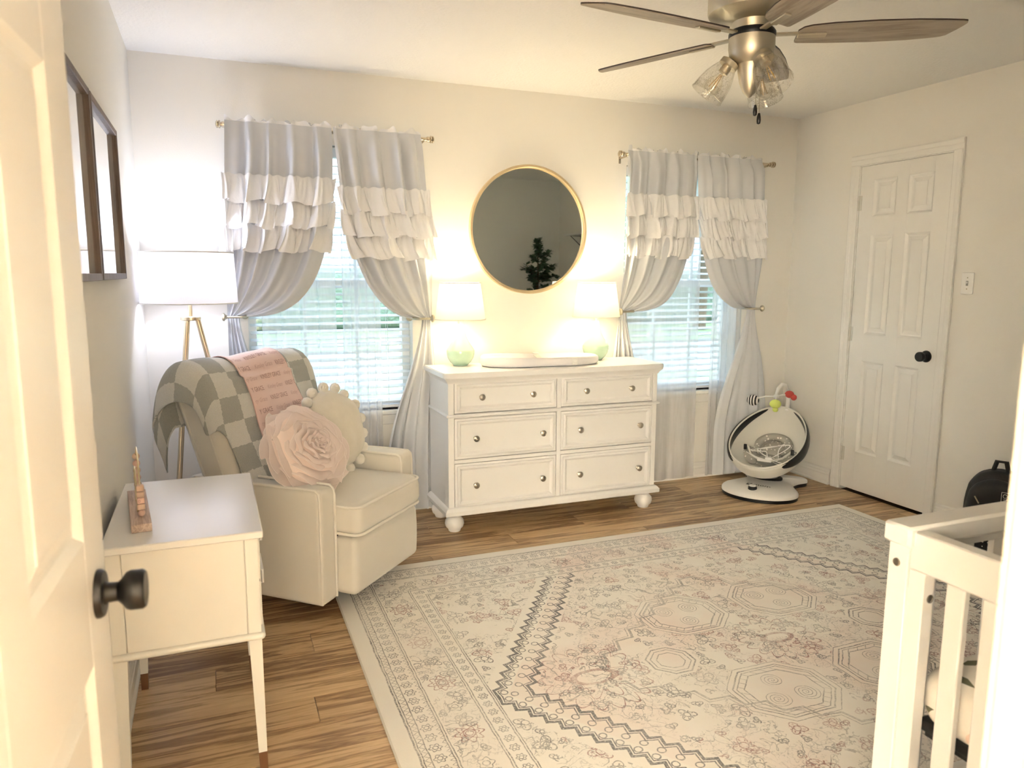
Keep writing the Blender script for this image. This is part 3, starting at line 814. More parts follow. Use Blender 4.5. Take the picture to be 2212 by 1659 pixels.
# ================================================================== CURTAINS
YROD = YB-0.088
def build_rod(xa, xb, z, label):
    t = thing('curtain_rod', label, 'curtain rod', ((xa+xb)/2, YB, z), 0, 'curtain rods'); L = (xb-xa)/2; y = YROD-YB
    G().tube([(-L+0.02, y, 0), (L-0.02, y, 0)], 0.009, 14).build('pole', 'rod_metal', t)
    for sg in (-1, 1):
        M = TX(sg*(L-0.028), y, 0) @ RY(sg*pi/2)
        G().lathe([(0.009, 0), (0.014, 0.001), (0.014, 0.012), (0.010, 0.014), (0.010, 0.017), (0.018, 0.019), (0.020, 0.023), (0.018, 0.027), (0.012, 0.029), (0.019, 0.032), (0.019, 0.035), (0.012, 0.040), (0.0001, 0.042)], 24, M).build('finial', 'rod_metal', t)
        b = G().box(sg*(L-0.045)-0.008, sg*(L-0.045)+0.008, -0.004, 0, -0.045, 0.02, 0.002).tube([(sg*(L-0.045), -0.004, -0.012), (sg*(L-0.045), y*0.6, -0.012), (sg*(L-0.045), y, -0.010)], 0.006, 8)
        b.tube([(sg*(L-0.045), y+0.013*cos(a), -0.000+0.013*sin(a)) for a in [pi*1.0+pi*k/8 for k in range(9)]], 0.003, 6)
        b.build('bracket', 'rod_metal', t)

def bez(P, t):
    a = 1-t; return [a**3*P[0][k] + 3*a*a*t*P[1][k] + 3*a*t*t*P[2][k] + t**3*P[3][k] for k in range(2)]

def make_curtain(name, label, sg, xo, xi, tie, ztie, out_drift, inner, bottom, seed, tiers=(1.873, 1.752, 1.630)):
    """sg=+1: outer edge on the left. inner = two control points (x,z) for the inner edge, bottom=(x outer, x inner) at the floor"""
    rr = random.Random(seed); ph = [rr.uniform(0, 6.28) for _ in range(6)]
    zt = 2.130; z_end = 0.03; nf = 4.6
    root = thing(name, label, 'curtain', ((xo+xi)/2, YB, 0), 0, 'ruffled curtain panels'); ox = root.location.x; oy = root.location.y
    def top(u): return xo + (xi-xo)*u + 0.006*sin(nf*2*pi*u+ph[4])
    def path(u):
        x = top(u); k = u**1.15
        P1 = (lerp(x+out_drift*0.5, x + (inner[0][0]-xi)*u, u), lerp(1.80, inner[0][1], k))
        P2 = (lerp(xo+out_drift, inner[1][0], k), lerp(1.42, inner[1][1], k))
        P3 = (tie + sg*(0.004 + 0.058*u), ztie - 0.004*u)
        return [(x, zt), P1, P2, P3]
    def fold(u, wt):     # depth toward the room (negative y)
        q = 2*pi*nf*u+ph[0]+0.9*sin(2*pi*1.3*u+ph[1])
        f = 0.5+0.5*sin(q+0.55*sin(q)); f = f*f*(3-2*f)
        f2 = 0.5+0.5*sin(2*pi*(nf*1.7)*u+ph[2])
        return f*0.044*wt[0] + f2*0.012*wt[1]
    def S_(u, t):
        x, z = bez(path(u), t)
        g = smooth(0.55, 1.0, t)
        hd = smooth(0.0, 0.08, t)
        wt = (lerp(0.30, 1.0, hd)*(1-0.66*g), lerp(0.4, 1.0, hd)*(1-0.7*g))
        y = YROD-0.016 - fold(u, wt) + 0.0 + 0.030*g - 0.05*g*(1-g)*u*2.2
        return Vector((x, y, z))
    def at_z(u, z):
        a, b = 0.0, 1.0
        for _ in range(22):
            m = (a+b)/2
            if bez(path(u), m)[1] > z: a = m
            else: b = m
        return S_(u, a)
    L = Vector((ox, oy, 0))
    g = G()
    NU = 110
    g.grid(lambda u, v: S_(u, v)-L, NU, 64)
    g.build('upper_drape', 'satin', root, 60)
    # below the holdback
    def low(u, v):
        z = lerp(ztie-0.002, z_end, v); s = smooth(0, 0.75, v)**0.8
        a = lerp(tie+sg*0.004, bottom[0], s); b = lerp(tie+sg*0.062, bottom[1], s)
        x = lerp(a, b, u)
        k = smooth(0, 0.35, v)
        wt = (lerp(0.28, 0.9, k), lerp(0.2, 1.0, k)); y = YROD-0.016+0.030*(1-s) + 0.030*s - fold(u, wt)*0.9
        return Vector((x + 0.008*k*sin(2*pi*nf*u+ph[0]+0.7), y, z))-L
    G().grid(low, NU, 44).build('lower_drape', 'satin', root, 60)
    # gathered heading that stands above the rod
    def head(u, v):
        p = S_(u, 0.0); return p + Vector((0.004*sin(40*u+ph[1])*v, 0.010*v*sin(33*u+ph[3]), v*(0.016+0.010*sin(26*u+ph[2])+0.006*sin(61*u)))) - L
    G().grid(head, 120, 3).build('heading', 'ruffle', root, 60)
    for k, z0 in enumerate(tiers):
        p3, p4, p5 = rr.uniform(0, 6), rr.uniform(0, 6), rr.uniform(0, 6); hgt = 0.136
        def ruf(u, v, z0=z0, p3=p3, p4=p4, p5=p5):
            uu = -0.035+1.07*u; uc = min(1, max(0, uu))
            p = at_z(uc, z0 - hgt*v*0.98)
            base = at_z(uc, z0)
            x = lerp(base.x, p.x, v) + (uu-uc)*abs(xi-xo)*sg*1.0
            q = uu*2*pi
            wv = 0.42*sin(q*6.3+p3+1.6*sin(q*1.7+p4)) + 0.36*sin(q*11.7+p4+sin(q*3+p5)) + 0.22*sin(q*23+p5)
            fl = v**0.9
            y = p.y - 0.010 - fl*(0.014+0.020*(0.5+0.5*wv)) - 0.003*sin(q*31+p3)*sin(pi*v)
            x += 0.018*fl*sin(q*6.3+p3+1.4)*sg + 0.009*fl*sin(q*11.7+p4)
            z = z0 - hgt*v + 0.012*fl*sin(q*3+p5) + 0.007*fl*wv
            if v < 0.08: z += 0.004*sin(q*11+p4)*(1-v/0.08)
            return Vector((x, y, z))-L
        G().grid(ruf, 150, 14).build('ruffle', 'ruffle', root, 60)
    return root

def holdback(x_out, x_in, z, label):
    sg = 1 if x_in > x_out else -1
    t = thing('curtain_holdback', label, 'holdback', (x_out, YB, z), 0, 'curtain holdbacks')
    L = abs(x_in-x_out)
    path = [(sg*L, 0, 0), (sg*L, -0.09, 0), (sg*(L-0.004), -0.125, 0), (sg*(L-0.022), -0.146, 0), (sg*(L-0.05), -0.142, 0), (sg*0.012, -0.135, 0)]
    G().tube(path, 0.007, 10).build('arm', 'nickel', t)
    G().lathe([(0.020, 0), (0.020, 0.006), (0.008, 0.012), (0.0001, 0.012)], 20, TX(sg*L, 0, 0) @ RX(pi/2)).build('wall_plate', 'nickel', t)
    G().lathe([(0.0001, -0.001), (0.016, 0), (0.021, 0.006), (0.021, 0.011), (0.014, 0.016), (0.009, 0.024), (0.0001, 0.024)], 22, TX(0, -0.135, 0) @ RY(sg*pi/2)).build('end_disc', 'nickel', t)

def make_sheer(name, label, x0, x1, nf, amp, seed, z0=0.022, z1=2.108, y=YB-0.052):
    rr = random.Random(seed); ph = [rr.uniform(0, 6) for _ in range(4)]
    t = thing(name, label, 'sheer curtain', ((x0+x1)/2, y, 0), 0, 'sheer panels'); hw = (x1-x0)/2
    def f(u, v):
        z = lerp(z0, z1+0.0, v); q = u*2*pi
        w = (sin(q*nf+ph[0]+0.8*sin(q*1.3+ph[1])+0.4*(1-v)) + 0.5*sin(q*nf*2.1+ph[2]))
        dx = 0.035*sin(q*nf+ph[0]+1.5)*(0.5+0.5*v)/max(1, nf)*2
        return (lerp(-hw, hw, u)*(1+0.05*(1-v)) + dx, w*amp*(0.75+0.25*(1-v)), z)
    G().grid(f, 130, 24).build('voile', 'sheer', t, 80)
    def hem(u, v):
        p = f(u, 0.0); return (p[0], p[1]-0.0015, p[2]+0.055*v)
    G().grid(hem, 130, 2).build('hem', 'sheer', t, 80)
    def hd(u, v):
        p = f(u, 1.0); q = u*2*pi
        return (p[0]+0.004*v*sin(q*23), p[1]*0.5 - 0.006*v*sin(q*17+ph[2]), p[2]+v*(0.034+0.014*sin(q*7+ph[3])+0.007*sin(q*15+ph[1])))
    G().grid(hd, 150, 3).build('heading', 'sheer', t, 80)

def build_curtains():
    build_rod(0.080, 1.170, 2.112, 'champagne metal rod over the window behind the armchair')
    build_rod(2.355, 3.515, 2.110, 'champagne metal rod over the window right of the dresser')
    make_curtain('ruffled_curtain', 'silver white ruffled curtain tied back beside the floor lamp', 1, 0.112, 0.622, 0.074, 1.166, -0.035, ((0.632, 1.45), (0.52, 1.125)), (0.05, 0.33), 3)
    make_curtain('ruffled_curtain', 'silver white ruffled curtain tied back left of the dresser lamps', -1, 1.108, 0.628, 1.165, 1.138, 0.055, ((0.655, 1.47), (0.80, 1.115)), (1.215, 0.88), 5, (1.835, 1.715, 1.600))
    make_curtain('ruffled_curtain', 'off white ruffled curtain tied back right of the round mirror', 1, 2.385, 2.900, 2.370, 1.160, -0.015, ((2.905, 1.46), (2.80, 1.115)), (2.26, 2.60), 8)
    make_curtain('ruffled_curtain', 'off white ruffled curtain tied back beside the baby rocker', -1, 3.392, 2.908, 3.432, 1.166, 0.03, ((2.93, 1.47), (3.03, 1.12)), (3.545, 3.14), 13)
    holdback(0.050, 0.165, 1.163, 'nickel holdback next to the floor lamp shade')
    holdback(1.160, 1.052, 1.136, 'nickel holdback next to the left dresser lamp shade')
    holdback(2.350, 2.460, 1.157, 'nickel holdback next to the right dresser lamp shade')
    holdback(3.455, 3.340, 1.163, 'nickel holdback above the baby rocker')
    make_sheer('sheer_panel', 'sheer white voile hanging left of centre behind the armchair', 0.24, 0.62, 4, 0.010, 1)
    make_sheer('sheer_panel', 'bunched sheer white voile right of centre behind the pom-pom pillow', 0.66, 0.865, 5, 0.013, 2)
    make_sheer('sheer_panel', 'sheer white voile beside the right end of the dresser', 2.43, 2.99, 3, 0.010, 4)
    make_sheer('sheer_panel', 'sheer white voile beside the baby rocker', 3.10, 3.33, 4, 0.012, 6)
build_curtains()

# ================================================================== DRESSER and what stands on it
DT = 0.874
def build_dresser():
    cx = 1.7675; t = thing('dresser', 'white six-drawer dresser with bun feet and nickel knobs', 'dresser', (cx, 3.70, 0))
    X0, X1, Y1 = 1.128-cx, 2.407-cx, 0.350
    body = G().box(X0, X1, 0.060, Y1, 0.135, 0.845, 0.002)
    # face frame
    def ff(a, b, c, d): body.box(a, b, 0.0, 0.062, c, d, 0.0015)
    cols = [(1.161-cx, 1.759-cx), (1.784-cx, 2.379-cx)]; rows = [(0.134, 0.383), (0.403, 0.629), (0.651, 0.824)]
    ff(X0, cols[0][0], 0.135, 0.845); ff(cols[0][1], cols[1][0], 0.135, 0.845); ff(cols[1][1], X1, 0.135, 0.845)
    for c in cols:
        ff(c[0]-0.001, c[1]+0.001, rows[2][1], 0.845); ff(c[0]-0.001, c[1]+0.001, rows[1][1], rows[2][0]); ff(c[0]-0.001, c[1]+0.001, rows[0][1], rows[1][0])
    body.build('body', 'white', t, 25)
    def ring(prof, name, xa, xb, ya, yb):
        # moulding round left, front and right: prof = (out, z)
        g = G(); vs, fs = [], []
        k = len(prof)
        for (px, py, sx, sy) in ((xa, yb, -1, 0), (xa, ya, -1, -1), (xb, ya, 1, -1), (xb, yb, 1, 0)):
            for o, z in prof: vs.append((px+sx*o, py+sy*o, z))
        for s in range(3):
            for i in range(k): fs.append((s*k+i, s*k+(i+1) % k, (s+1)*k+(i+1) % k, (s+1)*k+i))
        fs += [tuple(range(k)), tuple(reversed(range(3*k, 4*k)))]
        g.add(vs, fs); return g.build(name, 'white', t, 25)
    ring([(-0.005, 0.634), (0.006, 0.634), (0.012, 0.637), (0.013, 0.642), (0.010, 0.647), (0.004, 0.650), (-0.005, 0.650)], 'waist_moulding', X0, X1, 0, Y1)
    ring([(-0.01, 0.815), (0.003, 0.815), (0.005, 0.822), (0.012, 0.832), (0.022, 0.842), (0.024, 0.846), (-0.01, 0.846)], 'cornice', X0, X1, 0, Y1)
    ring([(-0.01, 0.100), (0.020, 0.100), (0.024, 0.104), (0.024, 0.124), (0.020, 0.128), (0.014, 0.136), (0.006, 0.142), (-0.01, 0.146)], 'base_moulding', X0, X1, 0, Y1)
    G().box(X0+0.005, X1-0.005, 0.005, Y1, 0.101, 0.136).build('bottom_panel', 'white', t)
    # top with rounded front corners
    pts = [(1.098-cx, 0.368)]; xa, xb, ya, r = 1.098-cx, 2.437-cx, -0.038, 0.035
    for k in range(7): a = pi + pi/2*k/6; pts.append((xa+r+r*cos(a), ya+r+r*sin(a)))
    for k in range(7): a = 1.5*pi + pi/2*k/6; pts.append((xb-r+r*cos(a), ya+r+r*sin(a)))
    pts.append((xb, 0.368))
    g = G()
    def off(d): return [((p[0]-0)*(1-d/0.67), p[1]*(1 - d/0.3) if p[1] < 0 else p[1]) for p in pts]
    g.prism([(x, y) for x, y in off(0.004)], 0.846, 0.850).prism(pts, 0.850, 0.870).prism(off(0.004), 0.870, DT)
    g.build('top', 'white_gloss', t, 30)
    # drawers
    knob = None
    for c in cols:
        for r in rows:
            a, b = c[0]+0.0032, c[1]-0.0032; z0, z1 = r[0]+0.0032, r[1]-0.0032
            d = G().box(a, b, 0.003, 0.022, z0, z1, 0.001).build('drawer', 'white', t, 20)
            def inset(i): return [(a+i, z0+i), (b-i, z0+i), (b-i, z1-i), (a+i, z1-i)]
            f = G(); vs, fs = [], []
            prof = [(0.013, 0.003), (0.014, -0.005), (0.020, -0.0095), (0.026, -0.0085), (0.031, -0.002), (0.037, 0.0028)]
            for i, yy in prof:
                for x, z in inset(i): vs.append((x, yy, z))
            for s in range(len(prof)-1):
                for i in range(4): fs.append((s*4+i, s*4+(i+1) % 4, s*4+4+(i+1) % 4, s*4+4+i))
            f.add(vs, fs).build('drawer_moulding', 'white', d, 12)
            kz = (z0+z1)/2; inl = 0.148 if r is rows[2] else 0.115
            for kx in (a+inl, b-inl+ (0.0 if r is rows[2] else 0.03)):
                if knob is None:
                    knob = G().lathe([(0.010, 0), (0.010, 0.003), (0.0055, 0.006), (0.0055, 0.014), (0.012, 0.018), (0.0165, 0.022), (0.0168, 0.026), (0.013, 0.028), (0.012, 0.0275), (0.008, 0.030), (0.0001, 0.031)], 24, RX(pi/2)).build('knob', 'pewter', d)
                    knob.location = (kx, 0.003, kz); knob['label'] = 'round pewter knob'
                else:
                    clone(knob, d, (kx, 0.003, kz))
    foot = None
    for fx in (X0+0.045, X1-0.045):
        for fy in (0.045, Y1-0.045):
            if foot is None:
                foot = G().lathe([(0.030, 0), (0.033, 0.004), (0.034, 0.010), (0.036, 0.014), (0.048, 0.026), (0.053, 0.044), (0.050, 0.062), (0.040, 0.074), (0.033, 0.080), (0.033, 0.085), (0.040, 0.090), (0.040, 0.101)], 28).build('bun_foot', 'white', t); foot.location = (fx, fy, 0)
            else: clone(foot, t, (fx, fy, 0))
build_dresser()

def build_table_lamp(x, y, label):
    t = thing('table_lamp', label, 'lamp', (x, y, DT), 0, 'matching dresser lamps')
    G().lathe([(0.040, 0.0), (0.043, 0.004), (0.060, 0.020), (0.073, 0.042), (0.0785, 0.064), (0.079, 0.082), (0.077, 0.088)], 40).build('lower_body', 'mint', t)
    G().lathe([(0.077, 0.088), (0.066, 0.106), (0.048, 0.132), (0.034, 0.160), (0.026, 0.188), (0.021, 0.214), (0.0185, 0.228), (0.018, 0.234), (0.0001, 0.234)], 40).build('upper_body', 'mint', t)['label'] = 'glossy mint ceramic neck'
    G().lathe([(0.012, 0.234), (0.012, 0.258), (0.014, 0.259), (0.014, 0.290), (0.0001, 0.292)], 20).build('socket', 'nickel', t)
    z0, z1, r0, r1 = 0.260, 0.462, 0.142, 0.1135
    sh = G().grid(lambda u, v: (lerp(r0, r1, v)*cos(2*pi*u), lerp(r0, r1, v)*sin(2*pi*u), lerp(z0, z1, v)), 56, 6, closeu=True).build('shade', 'shade_warm', t, 60)
    for r, z in ((r0, z0), (r1, z1)):
        G().tube([(r*cos(2*pi*k/48), r*sin(2*pi*k/48), z) for k in range(48)], 0.0028, 6, closed=True).build('rim', 'strap', sh)
    sp = G().tube([(0.030*cos(2*pi*k/24), 0.030*sin(2*pi*k/24), z1-0.02) for k in range(24)], 0.002, 5, closed=True)
    for k in range(3): a = 2*pi*k/3+0.5; sp.tube([(0.03*cos(a), 0.03*sin(a), z1-0.02), (r1*cos(a), r1*sin(a), z1-0.004)], 0.0016, 5)
    sp.build('spider', 'nickel', t)
    G().lathe([(0.013, 0.290), (0.018, 0.300), (0.028, 0.335), (0.031, 0.352), (0.0001, 0.354)], 24).build('bulb_light_block', 'plastic_white', t)  # unseen cup added to keep the bulb's direct light off the base
    bulb_light('table_lamp_bulb', (0, 0, 0.395), P_TABLE_LAMP, C_TABLE_LAMP, 0.03, t)
build_table_lamp(1.295, 4.000, 'mint ceramic lamp with lit ivory shade at the dresser end nearest the armchair')
build_table_lamp(2.155, 4.000, 'mint ceramic lamp with lit ivory shade behind the changing pad')

def build_changing_pad():
    t = thing('changing_pad', 'pale grey peanut-shaped changing pad on the dresser top', 'changing pad', (1.735, 3.880, DT), radians(-3))
    A, Bq = 0.355, 0.145
    def outline(a, k=1.0):
        c, s = cos(a), sin(a); pinch = 1-0.13*exp(-(c/0.35)**2)
        return Vector((A*k*(abs(c)**0.9)*(1 if c > 0 else -1), Bq*k*(abs(s)**0.85)*(1 if s > 0 else -1)*pinch, 0))
    prof = [(0.0001, 0.001), (0.90, 0.001), (0.97, 0.006), (1.0, 0.025), (1.0, 0.050), (0.985, 0.064), (0.95, 0.072), (0.90, 0.070), (0.84, 0.060), (0.72, 0.044), (0.5, 0.036), (0.25, 0.034), (0.0001, 0.034)]
    def f(u, v):
        i = v*(len(prof)-1); k = min(int(i), len(prof)-2); q = i-k; r = lerp(prof[k][0], prof[k+1][0], q); z = lerp(prof[k][1], prof[k+1][1], q)
        p = outline(2*pi*u, r); rise = 1+0.28*max(0, -cos(2*pi*u))*smooth(0.6, 1, r)
        return (p.x, p.y, 0.70*z*(rise if z > 0.03 else 1))
    G().grid(f, 96, 24, closeu=True).build('foam_body', 'pad', t, 60)
    s = G().box(-0.016, 0.016, -0.05, 0.095, 0.027, 0.030, 0.001, TX(0.01, 0.015, 0.0) @ RX(radians(10))).build('strap', 'strap', t)
    b = G().box(0.135, 0.167, -0.148, -0.142, 0.008, 0.048, 0.002).box(0.140, 0.162, -0.152, -0.147, 0.020, 0.040, 0.002).build('buckle', 'plastic_white', t)
    G().box(-0.004, 0.030, 0.098, 0.124, 0.050, 0.056, 0.002).build('buckle', 'plastic_white', t)
build_changing_pad()

def build_mirror():
    t = thing('round_mirror', 'round wall mirror with pale gold frame above the dresser', 'mirror', (1.787, YB, 1.645))
    R = 0.376
    M = RX(pi/2)
    G().lathe([(R-0.022, 0.0), (R, 0.0), (R+0.001, 0.030), (R-0.001, 0.034), (R-0.013, 0.034), (R-0.015, 0.031), (R-0.016, 0.014), (R-0.022, 0.012), (R-0.022, 0.0)], 128, M, cap=False).build('frame', 'mirror_frame', t, 35)
    G().lathe([(0.0001, 0.013), (R-0.0155, 0.013)], 128, M, cap=False).build('mirror_glass', 'mirror', t)
    G().lathe([(0.0001, 0.002), (R-0.012, 0.002), (R-0.012, 0.011), (0.0001, 0.011)], 96, M, cap=False).build('backing', 'seam', t)
build_mirror()

# ================================================================== FLOOR LAMP
def build_floor_lamp():
    t = thing('floor_lamp', 'brass tripod floor lamp with lit white drum shade in the corner', 'lamp', (-0.091, 3.88, 0))
    for a in (0, 120, 240):
        r = radians(a); e = Vector((0.262*cos(r), 0.262*sin(r), 0.0)); s = Vector((0.030*cos(r), 0.030*sin(r), 1.165))
        G().tube([s.lerp(e, k/6) for k in range(7)], [0.0125-0.005*k/6 for k in range(7)], 12).build('leg', 'brass', t)
    G().lathe([(0.0001, 1.160), (0.042, 1.160), (0.046, 1.163), (0.046, 1.176), (0.042, 1.180), (0.0001, 1.180)], 32).build('hub', 'brass', t)
    G().tube([(0, 0, 1.178), (0, 0, 1.30)], 0.0095, 14).lathe([(0.0001, 1.30), (0.017, 1.30), (0.017, 1.345), (0.0001, 1.345)], 20).build('stem', 'brass', t)
    z0, z1, r0, r1 = 1.243, 1.478, 0.216, 0.206
    sh = G().grid(lambda u, v: (lerp(r0, r1, v)*cos(2*pi*u), lerp(r0, r1, v)*sin(2*pi*u), lerp(z0, z1, v)), 72, 6, closeu=True).build('shade', 'shade_cool', t, 60)
    for r, z in ((r0, z0), (r1, z1)):
        G().tube([(r*cos(2*pi*k/64), r*sin(2*pi*k/64), z) for k in range(64)], 0.003, 6, closed=True).build('rim', 'strap', sh)
    sp = G()
    for k in range(3): a = 2*pi*k/3+0.4; sp.tube([(0.018*cos(a), 0.018*sin(a), 1.30), (r1*cos(a), r1*sin(a), z1-0.03)], 0.0018, 5)
    sp.build('spider', 'brass', t)
    G().lathe([(0.014, 1.343), (0.022, 1.352), (0.028, 1.358), (0.0001, 1.359)], 24).build('bulb_light_block', 'plastic_white', t)  # unseen cup added under the bulb to stop its downward light
    bulb_light('floor_lamp_bulb', (0, 0, 1.392), P_FLOOR_LAMP, C_FLOOR_LAMP, 0.03, t)
build_floor_lamp()

# ================================================================== PICTURES, SWITCH
def build_pictures():
    def frame(y0, y1, z0, z1, label):
        t = thing('framed_picture', label, 'picture', (XL, (y0+y1)/2, (z0+z1)/2), 0, 'framed pictures on the left wall')
        hy, hz, w, d = (y1-y0)/2, (z1-z0)/2, 0.020, 0.026
        G().box(0.001, d, -hy, -hy+w, -hz, hz, 0.0015).build('frame_side', 'frame_wood', t)
        G().box(0.001, d, hy-w, hy, -hz, hz, 0.0015).build('frame_side', 'frame_wood', t)
        G().box(0.001, d-0.0005, -hy+w, hy-w, hz-w, hz, 0.0015).build('frame_rail', 'frame_wood', t)
        G().box(0.001, d-0.0005, -hy+w, hy-w, -hz, -hz+w, 0.0015).build('frame_rail', 'frame_wood', t)
        G().box(0.001, 0.010, -hy+w, hy-w, -hz+w, hz-w).build('glazed_print', 'picture', t)
    frame(2.500, 3.165, 1.362, 1.895, 'framed white print nearest the corner lamp')
    frame(1.815, 2.480, 1.362, 1.895, 'framed white print partly hidden by the open entry door')
build_pictures()

def build_switch():
    t = thing('light_switch', 'white toggle light switch beside the closet door', 'light switch', (XR, 2.848, 1.346), 0)
    G().box(-0.006, 0, -0.036, 0.036, -0.058, 0.058, 0.003).build('plate', 'plastic_white', t)
    G().box(-0.007, -0.005, -0.006, 0.006, -0.013, 0.013).build('slot', 'plastic_grey', t)
    G().box(-0.020, -0.005, -0.004, 0.004, -0.001, 0.010, 0.001).build('toggle', 'plastic_white', t)
    for z in (-0.030, 0.030): G().lathe([(0.0035, 0), (0.003, 0.0015), (0.0001, 0.0018)], 12, TX(-0.006, 0, z) @ RY(-pi/2)).build('screw', 'nickel', t)
build_switch()

# ================================================================== NIGHTSTAND and ABACUS
NZ = 0.705
def build_nightstand():
    t = thing('nightstand', 'white two-drawer nightstand with tapered brown-tipped legs', 'nightstand', (-0.093, 2.338, 0))
    X0, X1, Y0, Y1 = -0.186, 0.178, -0.300, 0.300
    G().box(-0.196, 0.192, -0.318, 0.318, NZ-0.020, NZ, 0.003).build('top', 'white_gloss', t)
    g = G()
    g.box(X0+0.008, X1-0.008, Y0+0.007, Y1-0.007, 0.408, NZ-0.020)
    for x0, x1 in ((X0, X0+0.034), (X1-0.034, X1)):
        for y0, y1 in ((Y0, Y0+0.034), (Y1-0.034, Y1)): g.box(x0, x1, y0, y1, 0.40, NZ-0.020, 0.0015)
    g.build('carcass', 'cream_paint', t, 20)
    for y0 in (Y0+0.001, Y1-0.013):
        G().box(X0+0.036, X1-0.036, y0, y0+0.012, 0.412, NZ-0.022, 0.001).build('side_panel', 'cream_paint', t)
    m = G()
    for a, b in (((X0, Y0), (X1, Y0)), ((X1, Y0), (X1, Y1)), ((X0, Y1), (X1, Y1)), ((X0, Y0), (X0, Y1))):
        m.tube([(a[0], a[1], 0.404), (b[0], b[1], 0.404)], 0.010, 12)
    for p in ((X0, Y0), (X1, Y0), (X1, Y1), (X0, Y1)): m.ball((p[0], p[1], 0.404), 0.010, 12, 8)
    m.build('bead_rail', 'cream_paint', t)
    for z0, z1 in ((0.418, 0.545), (0.551, 0.678)):
        d = G().box(X1-0.006, X1+0.006, Y0+0.036, Y1-0.036, z0, z1, 0.0015).build('drawer', 'cream_paint', t)
        zc = (z0+z1)/2
        G().tube([(X1+0.006, -0.07, zc-0.02), (X1+0.020, -0.07, zc-0.02), (X1+0.020, -0.07, zc+0.02), (X1+0.006, -0.07, zc+0.02)], 0.003, 6).box(X1+0.017, X1+0.023, -0.07, 0.07, zc-0.022, zc+0.022, 0.001).build('handle', 'plastic_white', d)
    def taper(x, y, sx, sy):
        # legs taper on their inner faces, ending in a brown cap
        vs, fs = [], []
        for z, w in ((0.40, 0.034), (0.058, 0.0225)):
            for a, b in ((0, 0), (1, 0), (1, 1), (0, 1)): vs.append((x+sx*w*a, y+sy*w*b, z))
        fs = [(0, 1, 2, 3), (7, 6, 5, 4)] + [(i, (i+1) % 4, 4+(i+1) % 4, 4+i) for i in range(4)]
        l = G().add(vs, fs).build('leg', 'cream_paint', t, 20)
        vs = []
        for z, w in ((0.058, 0.0232), (0.0, 0.0212)):
            for a, b in ((0, 0), (1, 0), (1, 1), (0, 1)): vs.append((x+sx*(w*a-0.0004), y+sy*(w*b-0.0004), z))
        G().add(vs, fs).build('leg_cap', 'copper', l, 20)['label'] = 'brown metal leg tip'
    taper(X0, Y0, 1, 1); taper(X1, Y0, -1, 1); taper(X1, Y1, -1, -1); taper(X0, Y1, 1, -1)
build_nightstand()

def build_abacus():
    t = thing('bead_abacus', 'pink wooden bead abacus toy on the nightstand', 'toy', (-0.219, 2.302, NZ), radians(6.5))
    G().box(-0.025, 0.025, -0.180, 0.180, 0, 0.022, 0.0015).build('base_block', 'oak', t)
    # two arches of wire along the block
    def arch(x, y0, y1, h):
        pts = [(x, y0, 0.018)] + [(x, lerp((y0+y1)/2, y0 if k < 9 else y1, abs(cos(pi*k/18))), 0.022+h*0.62+h*0.38*sin(pi*k/18)) for k in range(19)] + [(x, y1, 0.018)]
        G().tube(pts, 0.0022, 7).build('wire', 'wire', t)
    arch(0.004, -0.105, 0.12, 0.165); arch(-0.004, -0.060, 0.05, 0.115)
    z = 0.022
    def bead(x, y, z, kind, r, mat):
        g = G()
        if kind == 'b': g.ball((0, 0, r), r, 18, 12)
        else: g.rbox(-r, r, -r, r, 0, 1.72*r, r*0.42, 3, 1)
        g.build('bead', mat, t, 60).location = (x, y, z); return z + (2*r if kind == 'b' else 1.72*r) + 0.0006
    for k, m in (('b', 'bead_pink'), ('c', 'bead_tan'), ('c', 'bead_pink'), ('c', 'bead_tan'), ('c', 'bead_tan')): z = bead(0.004, -0.105, z, k, 0.0098 if k == 'c' else 0.0092, m)
    zt = z
    z = 0.022
    for k in range(6): z = bead(0.004, 0.12, z, 'b', 0.0105, ('bead_pink', 'bead_tan')[k % 2])
    g = text_geo('0', 0.012); q = G(); q.add([(v.x, 0, v.y) for v in g.v], g.f); q.build('printed_digit', 'ink_rose', t).location = (0.000, -0.105-0.0100, 0.022+0.0184+0.0175*1+0.009)
build_abacus()

